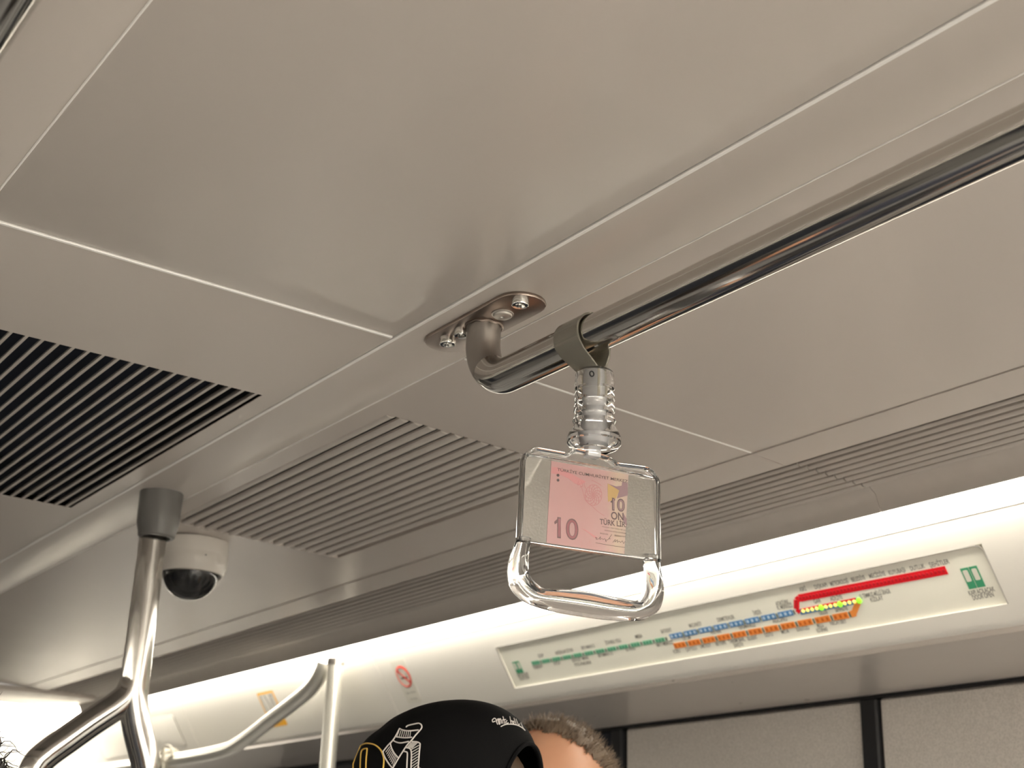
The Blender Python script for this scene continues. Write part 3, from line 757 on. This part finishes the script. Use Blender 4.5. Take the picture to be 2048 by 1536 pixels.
def npx(x, y):
    """crop of the note: 1080 x 1312 px in its own square"""
    d = ray(1080 + x / 6.98, 910 + y / 6.98); t = (HN @ (HO + HN * (NF + .0005))) / (HN @ d); P = d * t - HO
    return np.array([P @ HU, P @ HV])
NP = NF + .0007
def nflat(g, pts, k=0.0, mi=0): g.poly([npx(*q) for q in pts], FH, NF + .0004, NF + .00062 + k, mi=mi)
def nline(g, pts, wpx, k=0.0, mi=0, closed=False):
    P = [HO + HU * q[0] + HV * q[1] + HN * (NF + .0006 + k) for q in (npx(*q) for q in pts)]
    if len(P) > 2 and not closed: P = smoothpath(P, 5)
    g.sweep(P, wpx * .00007 / 2, shape=[(.15, 1), (.15, -1), (-.15, -1), (-.15, 1)], up=HN, mi=mi, closed=closed)
def nword(g, text, a, b, hpx, bold=.0, k=.0, mi=0):
    A, B = npx(*a), npx(*b); t = B - A; wd = np.linalg.norm(t); t /= wd
    q = np.array([-t[1], t[0]])
    lettering(g, text, HO + HU * A[0] + HV * A[1] + HN * (NF + .0008 + k), HU * t[0] + HV * t[1], HU * q[0] + HV * q[1], hpx * .0000655, wd, 'l', bold, mi)
PK1 = mat('rose_print', (.46, .13, .16), .45); PK2 = mat('pale_rose_print', (.55, .20, .22), .45); MAU = mat('mauve_print', (.25, .13, .16), .45)
GOLD = mat('gold_print', (.50, .31, .09), .4); MARO = mat('maroon_print', (.09, .008, .02), .45); CRIM = mat('crimson_print', (.26, .035, .06), .45); BRN = mat('brown_print', (.07, .022, .028), .45)
g = G()                                              # sweeping bands
up_ = [(165, 165), (240, 172), (330, 215), (450, 268), (560, 330), (640, 372)]; dn_ = [(560, 425), (480, 395), (400, 330), (320, 290), (245, 268), (158, 258)]
nflat(g, up_ + dn_)
nflat(g, [(580, 1025), (640, 1045), (720, 1100), (800, 1150), (790, 1175), (730, 1135), (660, 1075)])
g.build('wave_print', PK2, bn, smooth=0)
g = G()                                              # rosette
cx, cy = 745, 560
nline(g, [(cx + 118 * math.cos(t), cy + 145 * math.sin(t)) for t in np.linspace(0, 2 * PI, 33)[:-1]], 4, closed=True)
for j in range(11):
    t0 = 2 * PI * j / 11
    nline(g, [(cx + r * 118 * math.cos(t0 + 1.5 * r), cy + r * 145 * math.sin(t0 + 1.5 * r)) for r in np.linspace(.06, 1, 7)], 5)
    nline(g, [(cx + r * 118 * math.cos(t0 - 1.2 * r), cy + r * 145 * math.sin(t0 - 1.2 * r)) for r in np.linspace(.2, 1, 6)], 3)
nline(g, [(560, 420), (590, 480), (610, 560), (640, 640), (720, 710), (820, 800), (900, 850)], 4)
nline(g, [(610, 370), (620, 430), (640, 470)], 5); nline(g, [(580, 370), (595, 430), (560, 450)], 6)
nline(g, [(720, 350), (800, 390), (860, 430)], 4); nline(g, [(540, 360), (525, 420), (560, 400)], 5)
g.build('rosette_print', PK1, bn, smooth=0)
g = G(); nflat(g, [(945, 400), (1010, 425), (1105, 500), (1060, 605), (985, 640), (950, 655), (945, 560)], .0001); g.build('foil_patch', GOLD, bn, smooth=0)
g = G(); nflat(g, [(950, 402), (1060, 440), (1140, 430), (1150, 375), (1222, 395), (1224, 565), (1075, 605), (1105, 495)], .00015); nflat(g, [(1155, 800), (1210, 900), (1206, 1000), (1165, 930)], .0001); g.build('mauve_patch', MAU, bn, smooth=0)
g = G()
nword(g, 'TÜRKİYE CUMHURİYET MERKEZ', (240, 222), (1222, 390), 40, .004)
for yy in (283, 352):
    P = npx(251, yy); g.lathe([(.0012, 0), (.0012, .0002)], HO + HU * P[0] + HV * P[1] + HN * (NF + .0006), 14, HN)
for t_, a, b, h_ in (('14 OCAK 1970 TARİH VE 1211', (865, 1008), (1203, 1062), 15), ('KANUNA GÖRE ÇIKARILMI', (900, 1060), (1203, 1105), 16), ('BAŞKAN', (838, 1100), (945, 1117), 16), ('BAŞKAN YARD', (1040, 1128), (1200, 1152), 16)):
    nword(g, t_, a, b, h_, .006)
nline(g, [(775, 1225), (980, 1262), (1190, 1292)], 5)
nline(g, [(800, 1160), (770, 1150), (790, 1170), (780, 1178), (820, 1170), (845, 1140), (835, 1180), (862, 1165), (880, 1180), (905, 1170), (925, 1215), (915, 1190), (950, 1180), (1000, 1110), (965, 1165), (985, 1170)], 5)
nline(g, [(1015, 1222), (1050, 1180), (1045, 1215), (1080, 1185), (1078, 1218), (1105, 1205), (1125, 1220), (1150, 1200), (1165, 1235), (1185, 1210), (1195, 1222)], 5)
g.build('fine_lettering', INK, bn, smooth=0, kind='stuff')
g = G()
nword(g, 'ON', (990, 895), (1165, 915), 102, .02); nword(g, 'TÜRK LİR', (832, 965), (1192, 1008), 72, .018)
nline(g, [(1196, 1008), (1212, 960)], 9)
nword(g, '10', (1004, 767), (1182, 790), 165, .03); nflat(g, [(984, 650), (1028, 607), (1046, 606), (1046, 636), (992, 668)], .0001); g.build('value_lettering', BRN, bn, smooth=0)
g = G(); nword(g, '10', (1016, 763), (1172, 784), 152, -.008, .0001); g.build('value_highlight', MAU, bn, smooth=0)
g = G(); nword(g, '10', (238, 1152), (535, 1186), 272, .02); nflat(g, [(198, 932), (262, 872), (292, 872), (290, 915), (206, 968)], .0001); g.build('large_numeral', MARO, bn, smooth=0)
g = G(); nword(g, '10', (250, 1144), (520, 1177), 255, -.006, .0001); g.build('numeral_highlight', CRIM, bn, smooth=0)
g = G(); rr = random.Random(5)
for k in range(16):
    x, y = rr.uniform(560, 1180), rr.uniform(1150, 1370)
    if 760 < x and y < 1300: continue
    nline(g, [(x, y), (x + 8, y + 14), (x - 4, y + 26)], 3)
g.build('corner_marks', PK1, bn, smooth=0, kind='stuff')

# ================================================================== FORKED GRAB POLE
PX = 0.690
pole = root('grab_pole', (PX, 1.83, -ZO), 'polished steel grab pole that forks below its grey ceiling collar', 'pole')
PR = .0192; ybase = 1.842
FA = math.radians(-10); FU = np.array([math.cos(FA), math.sin(FA), 0])
def fk(h, z): return np.array([PX, ybase, z]) + FU * h
G().sweep([fk(0, .531), fk(0, .42), fk(0, .30), fk(0, .262)], PR, 36).build('post', STEEL, pole)
G().sweep(smoothpath([fk(0, .300), fk(0, .275), fk(-.006, .251), fk(-.019, .2355), fk(-.036, .2215), fk(-.053, .2075), fk(-.078, .1855), fk(-.100, .166), fk(-.112, .151), fk(-.117, .130), fk(-.118, .09), fk(-.118, -.3), fk(-.118, -1.56)], 8), PR, 36).build('arm', STEEL, pole)
G().sweep(smoothpath([fk(0, .300), fk(0, .275), fk(0.0005, .253), fk(.004, .232), fk(.0092, .213), fk(.0150, .1965), fk(.0215, .180), fk(.0275, .164), fk(.0312, .150), fk(.0330, .130), fk(.0332, .09), fk(.0332, -.3), fk(.0332, -1.56)], 8), PR + .0004, 36).build('arm', STEEL, pole)
cp_ = [(.0305, 0), (.0305, -.004), (.0300, -.030), (.0295, -.044), (.0280, -.052), (.0262, -.058), (.0258, -.0635), (.0240, -.0655), (.0200, -.0655), (.0195, -.060)]
G().lathe(cp_, (PX, ybase - .012, .5333), 36, (0, 0, 1)).build('ceiling_collar', GREYPL, pole)

# ================================================================== CAMERA DOME
P = on(388, 1092, 2, .522); zc_ = zs(P[0])
cc = root('security_camera', (P[0], P[1], zc_), 'white dome security camera on the ceiling behind the grab pole', 'camera')
ctr = (P[0], P[1], zc_ - .001)
G().lathe([(0, 0), (.0535, 0), (.0545, -.003), (.0556, -.022), (.0551, -.0240), (.0556, -.0262), (.0555, -.041), (.0510, -.0535), (.0485, -.0545), (.0465, -.0525), (.0460, -.047), (0, -.047)], ctr, 48).build('housing', WHITEPL, cc)
dm = [(.0395 * math.cos(t), -.050 - .0395 * math.sin(t) * .98) for t in np.linspace(0, PI / 2, 14)]; dm[-1] = (0, dm[-1][1])
G().lathe(dm, ctr, 40).build('dark_dome', BLACKGL, cc)
db = [(.0445 * math.cos(t), -.049 - .0450 * math.sin(t)) for t in np.linspace(0, PI / 2, 16)]; db[-1] = (0, db[-1][1])
G().lathe(db, ctr, 40).build('clear_bubble', BUBBLE, cc)
G().lathe([(.0012, 0), (.0012, .0012), (0, .0012)], (ctr[0] - .0015, ctr[1] - .0550, ctr[2] - .031), 10, (0, -1, 0)).build('set_screw', DARK, cc)

# ================================================================== HANDRAIL AND POST BY THE WALL
HX = 1.412
def hh(*q): return [on(x, y, 0, HX) for x, y in q]
hr = root('bent_handrail', (HX, 2.7, .45), 'cream-lit bent handrail descending from the lamp strip beside a straight post', 'rail')
pts = hh((649, 1324), (645, 1338), (633, 1362), (608, 1389), (545, 1437), (480, 1486), (440, 1503), (345, 1520))
a, b = pts[-2], pts[-1]
pts[-1] = np.array([HX, b[1], b[2]]); pts += [np.array([HX, 4.3, b[2] + .004]), np.array([HX, 5.4, b[2] + .004])]
G().sweep(smoothpath(pts, 8), .0165, 24).build('tube', BRUSHED, hr)
P = hh((671, 1326))[0]
po = root('straight_post', (HX, P[1], -ZO), 'straight steel post dropping from the lamp strip beside the bent handrail', 'pole')
G().sweep([P, P + np.array([0, 0, -.3]), np.array([HX, P[1], -1.56])], .0165, 24).build('tube', BRUSHED, po)
G().lathe([(.0185, 0), (.0185, .012), (.0165, .014)], P + np.array([0, 0, -.004]), 20).build('top_collar', SATIN, po)
# knotted plastic on the rail, behind the pole
WR = mat('white_plastic_film', (0.82, .78, .68), .35)
kc = hh((336, 1518))[0]
kw = root('knotted_plastic_wrap', tuple(kc), 'white plastic film knotted around the handrail, right of the forked pole', 'wrap')
g = G(); rr = random.Random(11)
for k in range(7):
    t0 = rr.uniform(0, 2 * PI); rad_ = .020 + rr.uniform(0, .006); oy = rr.uniform(-.025, .025); tl = rr.uniform(-.5, .5)
    g.sweep([kc + np.array([rad_ * math.cos(t), oy + tl * .02 * math.sin(t), rad_ * math.sin(t)]) for t in np.linspace(0, 2 * PI, 19)[:-1]], .0022, 6, closed=True)
g.sweep(smoothpath([kc + np.array(q) for q in ((-.02, 0, .01), (-.024, -.03, .028), (-.020, -.06, .024), (-.018, -.07, .006), (-.02, -.05, -.005))], 6), .003, 8)
g.sweep(smoothpath([kc + np.array(q) for q in ((-.02, -.02, -.01), (-.022, -.03, -.03), (-.02, -.02, -.055))], 6), .003, 8)
g.build('film', WR, kw)

# ================================================================== PASSENGERS
SKIN = mat('skin', (0.50, .26, .16), .42, noise=(25, .10), bump=(300, .15))
SKIN.node_tree.nodes['Principled BSDF'].inputs['Subsurface Weight'].default_value = .12
SKIN.node_tree.nodes['Principled BSDF'].inputs['Subsurface Radius'].default_value = (.02, .008, .004)
EYE = mat('eye_white', (.75, .72, .68), .2)
def head_pt(d, scale=1.0):
    """unit direction in head space (x forward, y left, z up) -> surface point"""
    x, y, z = d
    q = np.array([x * .098, y * .077, z * .118])
    if z < 0:
        t = -z; q[1] *= 1 - .30 * t ** 1.4
        q[0] *= (1 - .10 * t) if x > 0 else (1 - .30 * t)
        if x > 0: q[0] += .006 * t
    if x > 0:
        q[0] += .024 * math.exp(-((y / .13) ** 2) - ((z + .22) / .14) ** 2)
        q[0] += .006 * math.exp(-((y / .28) ** 2) - ((z + .58) / .09) ** 2)
        q[0] += .006 * math.exp(-((z - .17) / .10) ** 2)
        for s_ in (-1, 1): q[0] -= .009 * math.exp(-((y - s_ * .36) / .15) ** 2 - ((z + .02) / .11) ** 2)
    return q * scale
def sphere_dirs(nu, nv):
    V = []; F = []
    for i in range(nv + 1):
        ph = PI * i / nv
        for j in range(nu): th = 2 * PI * j / nu; V.append((math.sin(ph) * math.cos(th), math.sin(ph) * math.sin(th), math.cos(ph)))
    for i in range(nv):
        for j in range(nu):
            j2 = (j + 1) % nu; F.append([i * nu + j, (i + 1) * nu + j, (i + 1) * nu + j2, i * nu + j2])
    return V, F
def person(hc, fwd, label, shirt, trousers, pitch=0.0, hs=1.0):
    """hc: centre of the head (camera-relative); body stands on the floor"""
    hc = np.array(hc, float); f_ = np.array([fwd[0], fwd[1], 0.]); f_ /= np.linalg.norm(f_)
    l_ = np.array([-f_[1], f_[0], 0.]); u_ = np.array([0, 0, 1.])
    hf = f_ * math.cos(pitch) - u_ * math.sin(pitch); hu = u_ * math.cos(pitch) + f_ * math.sin(pitch)
    base = np.array([hc[0], hc[1], -ZO]) - f_ * .03
    Hh = hc[2] + .118 + ZO
    r_ = root('person', base, label, 'person')
    J = {}; E = []; R_ = {}
    def jt(n, f, l, z, r): J[n] = base + f_ * f + l_ * l + u_ * z; R_[n] = r
    jt('pel', 0, 0, .52 * Hh, .125); jt('bel', 0, 0, .60 * Hh, .125); jt('che', 0, 0, .72 * Hh, .135); jt('upc', 0, 0, .79 * Hh, .10); jt('nec', .005, 0, .845 * Hh, .052); jt('skl', .02, 0, .90 * Hh, .056)
    E += [('pel', 'bel'), ('bel', 'che'), ('che', 'upc'), ('upc', 'nec'), ('nec', 'skl')]
    for s_, k in ((1, 'l'), (-1, 'r')):
        jt('sh' + k, 0, s_ * .16, .80 * Hh, .058); jt('el' + k, -.02, s_ * .195, .62 * Hh, .042); jt('wr' + k, .06, s_ * .20, .475 * Hh, .028); jt('pa' + k, .08, s_ * .20, .445 * Hh, .030)
        E += [('upc', 'sh' + k), ('sh' + k, 'el' + k), ('el' + k, 'wr' + k), ('wr' + k, 'pa' + k)]
        for q, (of, ln) in enumerate(((.030, .070), (.012, .080), (-.006, .076), (-.022, .060))):
            jt(f'f{q}a{k}', .085 + of, s_ * .222, .445 * Hh - .045, .0095); jt(f'f{q}b{k}', .09 + of, s_ * .215, .445 * Hh - .045 - ln * .5, .0088); jt(f'f{q}c{k}', .085 + of, s_ * .200, .445 * Hh - .045 - ln, .0075)
            E += [('pa' + k, f'f{q}a{k}'), (f'f{q}a{k}', f'f{q}b{k}'), (f'f{q}b{k}', f'f{q}c{k}')]
        jt('t1' + k, .125, s_ * .215, .445 * Hh - .010, .0105); jt('t2' + k, .140, s_ * .205, .445 * Hh - .042, .009); E += [('pa' + k, 't1' + k), ('t1' + k, 't2' + k)]
        jt('hi' + k, 0, s_ * .09, .49 * Hh, .095); jt('kn' + k, .015, s_ * .10, .28 * Hh, .062); jt('an' + k, -.01, s_ * .10, .055 * Hh, .042); jt('to' + k, .15, s_ * .115, .022 * Hh, .036)
        E += [('pel', 'hi' + k), ('hi' + k, 'kn' + k), ('kn' + k, 'an' + k), ('an' + k, 'to' + k)]
    nm = list(J); me = bpy.data.meshes.new('b'); me.from_pydata([tuple(J[n]) for n in nm], [(nm.index(a), nm.index(b)) for a, b in E], [])
    o = bpy.data.objects.new('b', me); COL.objects.link(o); o.modifiers.new('s', 'SKIN')
    for i, n in enumerate(nm):
        sv = me.skin_vertices[0].data[i]; sv.radius = (R_[n], R_[n]); sv.use_root = (i == 0)
    ss = o.modifiers.new('d', 'SUBSURF'); ss.levels = 1; ss.render_levels = 1
    dg = bpy.context.evaluated_depsgraph_get(); dg.update()
    em = bpy.data.meshes.new_from_object(o.evaluated_get(dg))
    g = G(); V = [np.array(v.co) for v in em.vertices]; n0 = Hh * .83 - ZO; wz = .475 * Hh - ZO
    for pf in em.polygons:
        pass
    g.v = [tuple(v) for v in V]
    for pf in em.polygons:
        c = sum((V[i] for i in pf.vertices), np.zeros(3)) / len(pf.vertices)
        lat = abs((c - base) @ l_)
        mi = 0 if (c[2] > n0 or (c[2] < wz and lat > .17)) else (1 if c[2] > .53 * Hh - ZO or lat > .17 else 2)
        g.f.append(list(pf.vertices)); g.m.append(mi)
    bpy.data.objects.remove(o); bpy.data.meshes.remove(em)
    DV, DF = sphere_dirs(48, 36)
    toW = lambda q: hc + (hf * q[0] + l_ * q[1] + hu * q[2]) * hs
    g.add([toW(head_pt(d)) for d in DV], DF)
    for s_ in (-1, 1):                               # ears
        ear = [toW(np.array([-.008 + .016 * math.cos(t) * (1 if math.sin(t) > 0 else .8), s_ * (.078 + .006 * math.cos(t * 2)), -.012 + .030 * math.sin(t)])) for t in np.linspace(0, 2 * PI, 17)[:-1]]
        g.sweep(ear, .0055, 8, closed=True)
    b_ = g.build('body', [SKIN, shirt, trousers], r_, smooth=60)
    for s_ in (-1, 1):
        ev, ef = sphere_dirs(16, 10); ec = np.array([.0815, s_ * .031, -.004])
        G().add([toW(ec + np.array(d) * .0125) for d in ev], ef).build('eye', EYE, r_)
    return r_, toW, (f_, l_, u_)
def hair(r_, toW, test, thick, n, length, col, rs=1, curl=0.0, name='hair', fluff=.5, top=2.0, droop=0.0):
    m = mat('hair_' + r_.name, col, .55, noise=(90, .45))
    rr = random.Random(rs); g = G(); DV, DF = sphere_dirs(64, 40)
    keep = [test(np.array(d)) for d in DV]
    vs = []
    for d, k in zip(DV, keep):
        th_ = thick * min(1.0, max(0.0, k) * 6) * (1 + .25 * math.sin(23 * d[0] + 17 * d[1]) * math.sin(19 * d[2]))
        q = head_pt(d); vs.append(toW(q + np.array(d) * th_ + 0))
    fs = [f for f in DF if all(keep[i] > 0 for i in f)]
    g.add(vs, fs)
    cnt = 0
    while cnt < n:
        d = np.array([rr.gauss(0, 1) for _ in range(3)]); d /= np.linalg.norm(d)
        k = test(d)
        if k <= 0 or d[2] > top: continue
        cnt += 1
        q = head_pt(d) + d * thick * .6 * min(1, k * 6)
        lean = np.array([rr.uniform(-1, 1), rr.uniform(-1, 1), rr.uniform(-1, 1)]) * fluff + np.array([-.3, 0, 0])
        dr = d * (1 - .8 * droop) + lean + np.array([0, 0, -droop]); dr /= np.linalg.norm(dr); ln = length * rr.uniform(.5, 1.2)
        if curl > 0:
            e1 = np.cross(dr, [.3, .5, .8]); e1 /= np.linalg.norm(e1); e2 = np.cross(dr, e1)
            pth = [toW(q + dr * ln * t + (e1 * math.cos(9 * t) + e2 * math.sin(9 * t)) * curl * t) for t in np.linspace(0, 1, 10)]
            g.sweep(pth, [.0009 * (1.1 - t) for t in np.linspace(0, 1, 10)], 4)
        else:
            s1 = np.cross(dr, [.2, .9, .4]); s1 = s1 / np.linalg.norm(s1) * .0007
            a = toW(q - s1); b = toW(q + s1); c = toW(q + np.cross(dr, s1)); t = toW(q + dr * ln)
            g.add([a, b, c, t], [[0, 1, 3], [1, 2, 3], [2, 0, 3]])
    return g.build(name, m, r_, smooth=50)

SHIRT1 = mat('charcoal_cotton', (.012, .012, .014), .85); SHIRT2 = mat('navy_cotton', (.02, .024, .04), .85); TROU = mat('dark_denim', (.012, .014, .022), .8)
# ---- passenger in the black cap
CF = np.array([-.486, .875, 0.])                      # the way he faces
capc = ray(887, 1619) * 1.39
hc1 = capc + np.array([0, 0, -.028])
p1, W1, (f1, l1, u1) = person(hc1, CF, 'person in a black embroidered cap with dark brown hair, below the route map', SHIRT1, TROU)
hair(p1, W1, lambda d: .45 - d[0] if -.45 < d[2] < .88 else -1, .004, 900, .040, (.060, .036, .020), 2, 0, 'hair', .2, .62, 1.0)
BLK = mat('black_cap_twill', (.0028, .0028, .0032), .8, noise=(400, .3), bump=(900, .25))
BLK.node_tree.nodes['Principled BSDF'].inputs['Specular IOR Level'].default_value = 0.12
CAPR = .0915
def crown(th, h):
    """th from the front, h 0..1 from band to button"""
    z = .112 * h
    front = .5 + .5 * math.cos(th)
    k = (1 - h ** (3.5 - .1 * front)) ** (1 / 2.0) if h < 1 else 0.0
    a_ = CAPR * 1.10; b_ = CAPR * .99
    seam = 1 - .010 * math.exp(-((th - .9) / .10) ** 2) * min(1, h * 2) - .016 * math.exp(-((th - 2.2) / .25) ** 2) * h - .045 * math.exp(-((h - .80) / .07) ** 2) * max(0, math.cos(th - .3))
    wob = 1 + .008 * math.sin(3 * th + 1.3) * h + .006 * math.sin(5 * th + 7 * h)
    return np.array([a_ * math.cos(th) * k * seam * wob, b_ * math.sin(th) * k * seam * wob, z - .013 * math.cos(th) * k * h])
def capW(q): return capc + f1 * q[0] + l1 * q[1] + u1 * (q[2] - .005)
nu, nv = 192, 64
hs_ = [1 - (1 - i / nv) ** 1.6 for i in range(nv + 1)]
vs = [capW(crown(2 * PI * j / nu, h)) for h in hs_ for j in range(nu)]; fs = []
def arch(j, i):
    th = 2 * PI * (j + .5) / nu - PI; h = (hs_[i] + hs_[i + 1]) / 2
    return (th / .58) ** 2 + (h / .55) ** 2 < 1 and h > .12
for i in range(nv):
    for j in range(nu):
        if arch(j, i): continue
        j2 = (j + 1) % nu; fs.append([i * nu + j, i * nu + j2, (i + 1) * nu + j2, (i + 1) * nu + j])
cap_o = G().add(vs, fs).build('cap', BLK, p1, smooth=60, label='black cap with gold and white embroidery')
sm = cap_o.modifiers.new('thick', 'SOLIDIFY'); sm.thickness = .0025; sm.offset = -1
g = G(); br_ = []                                     # brim
for i in range(8):
    for j in range(25):
        th = -1.15 + 2.3 * j / 24; e_ = i / 7
        b0 = crown(th, 0.0); rr_ = 1 + e_ * .72 * math.cos(th * 1.25) ** .8
        br_.append(capW(np.array([b0[0] * rr_, b0[1] * (1 + .06 * e_), .006 - .010 * e_ - .25 * abs(b0[1]) ** 1.5 * e_])))
g.add(br_, [[i * 25 + j, i * 25 + j + 1, (i + 1) * 25 + j + 1, (i + 1) * 25 + j] for i in range(7) for j in range(24)])
bo = g.build('brim', BLK, cap_o, smooth=60); sm = bo.modifiers.new('thick', 'SOLIDIFY'); sm.thickness = .003
bt = capW(crown(0, 1)); G().lathe([(.0065, 0), (.005, .0012), (0, .0018)], bt + np.array([0, 0, -.001]), 16).build('button', BLK, cap_o)
ab = [capW(crown(PI + .58 * math.cos(t), .55 * math.sin(t)) + np.array([-.0008, 0, 0])) for t in np.linspace(.2, PI - .2, 41)]
G().sweep(ab, .0024, 8).build('opening_binding', BLK, cap_o)
GREYW = mat('off_white_thread', (.62, .58, .56), .7); GOLDT = mat('gold_thread', (.72, .47, .10), .55); ORT = mat('orange_thread', (.62, .25, .04), .6)
bvh = BVHTree.FromPolygons([Vector(v) for v in vs], fs)
def on_cap(x, y, lift=.0006):
    d = Vector(ray(x, y)).normalized(); hit, nrm, _, _ = bvh.ray_cast(Vector((0, 0, 0)), d, 5)
    if hit is None: return None
    if nrm.dot(d) > 0: nrm = -nrm
    return np.array(hit + nrm * lift)
def stitch(g, pts, wpx, closed=False, sub=5):
    P2 = [np.array(p, float) for p in pts]
    P2 = smoothpath(P2, sub) if len(P2) > 2 else [P2[0] + (P2[1] - P2[0]) * t for t in np.linspace(0, 1, 6)]
    P = [q for q in (on_cap(*p) for p in P2) if q is not None]
    if len(P) > 1: g.sweep(P, wpx * .00054 / 2, 6)
def c4(*q): return [(690 + x / 9.75, 1390 + y / 9.75) for x, y in q]
g = G()                                               # gold letter
for pts in (c4((170, 1600), (170, 1400), (180, 1120), (230, 1040), (300, 1000), (400, 955), (500, 955), (600, 985), (690, 1060), (740, 1150), (765, 1260), (755, 1420), (740, 1600)),
            c4((305, 1600), (310, 1300), (325, 1120), (370, 1060), (430, 1050), (440, 1080), (420, 1300), (415, 1600))): stitch(g, pts, 3.0)
g.build('gold_letter', GOLDT, cap_o)
g = G()                                               # white letter with hatching
W_ = 2.6
for pts in (c4((1195, 635), (1230, 605), (1330, 580), (1440, 560), (1490, 590), (1500, 640), (1470, 690), (1380, 790), (1300, 890), (1210, 990), (1130, 1110), (1040, 1250), (960, 1390), (900, 1500)),
            c4((1070, 660), (1130, 690), (1250, 705), (1440, 690)), c4((1070, 660), (1010, 780), (930, 900), (850, 980), (770, 1080), (750, 1120), (790, 1230), (880, 1370), (960, 1450)),
            c4((985, 820), (1100, 835), (1200, 840), (1310, 830)), c4((950, 895), (1010, 925), (1100, 940), (1250, 910)),
            c4((890, 950), (910, 1030), (960, 1130), (1035, 1220)), c4((1310, 915), (1400, 920), (1460, 945), (1465, 1000), (1450, 1150), (1440, 1300), (1430, 1420), (1480, 1440), (1500, 1500)),
            c4((1185, 1030), (1250, 1040), (1290, 1080), (1300, 1180), (1295, 1300), (1290, 1560)), c4((1130, 1100), (1190, 1110), (1220, 1140), (1215, 1300), (1205, 1560))): stitch(g, pts, W_)
for k in range(7): stitch(g, c4((1060 + 38 * k, 700), (1020 + 42 * k, 815)), 1.3)
for k in range(8): stitch(g, c4((880 - 2 * k + 20 * k, 1010 + 30 * k), (800 + 20 * k, 1120 + 38 * k)), 1.3)
for k in range(14): stitch(g, c4((1300 + min(k, 4) * 30 if k < 5 else 1450, 930 if k < 5 else 930 + (k - 4) * 52), (1225 + k * 20 if k < 5 else 1300, 1020 + 6 * k if k < 5 else 1010 + (k - 4) * 56)), 1.4)
g.build('white_letter', GREYW, cap_o)
g = G(); stitch(g, c4((80, 1560), (70, 1420), (110, 1280), (125, 1180)), 3.0); stitch(g, c4((115, 1560), (115, 1400), (128, 1250)), 3.0); g.build('orange_letter', ORT, cap_o)
def c5(*q): return [(940 + x / 6.206, 1410 + y / 6.206) for x, y in q]
g = G()                                               # script above the strap opening
S_ = 1.9
for pts in (c5((310, 205), (280, 215), (275, 190), (300, 170), (320, 185), (325, 215), (340, 245)), c5((325, 215), (345, 175), (352, 230), (365, 240), (355, 175)), c5((355, 200), (375, 175), (385, 235)),
            c5((395, 190), (405, 235)), c5((405, 150), (430, 240)), c5((400, 190), (440, 185)), c5((455, 200), (440, 215), (455, 235), (470, 225)), c5((490, 150), (505, 245)), c5((500, 215), (515, 200), (530, 245)),
            c5((545, 225), (535, 205), (525, 220), (545, 245)), c5((540, 170), (570, 248)), c5((565, 180), (595, 250), (610, 240)), c5((625, 225), (640, 260), (655, 290)), c5((380, 272), (430, 248), (500, 242), (580, 255), (640, 285), (680, 320))): stitch(g, pts, S_, sub=4)
g.build('script_lettering', GREYW, cap_o)
g = G(); sw = [capW(crown(PI + t, .085) * np.array([1.01, 1.01, 1])) for t in np.linspace(-.5, .5, 17)]
g.sweep(sw, .0085, shape=[(.12, 1), (.12, -1), (-.12, -1), (-.12, 1)], up=None); g.build('rear_strap', GREYPL, cap_o)

# ---- man with short greying hair by the door
hc2 = ray(1098, 1672) * 1.72
fw2 = np.array([-.90, -.40, 0])
p2, W2, _ = person(hc2, fw2, 'person with short greying hair and a bare forehead behind the black cap', SHIRT2, TROU, pitch=-.08, hs=1.16)
hair(p2, W2, lambda d: d[2] * .86 - d[0] * .50 - .48 if d[2] > -.2 else -1, .007, 3200, .013, (.125, .088, .058), 4, 0, 'hair', .55)
# ---- curly haired passenger at the left edge
hc3 = ray(-222, 1730) * 1.06
p3, W3, _ = person(hc3, (.3, .95, 0), 'person whose dark curly hair shows at the bottom left corner', SHIRT2, TROU)
hair(p3, W3, lambda d: .5 - d[0] + max(0, d[2] - .3) * .9 if d[2] > -.4 else -1, .012, 900, .030, (.012, .008, .006), 6, .006, 'hair', .7)
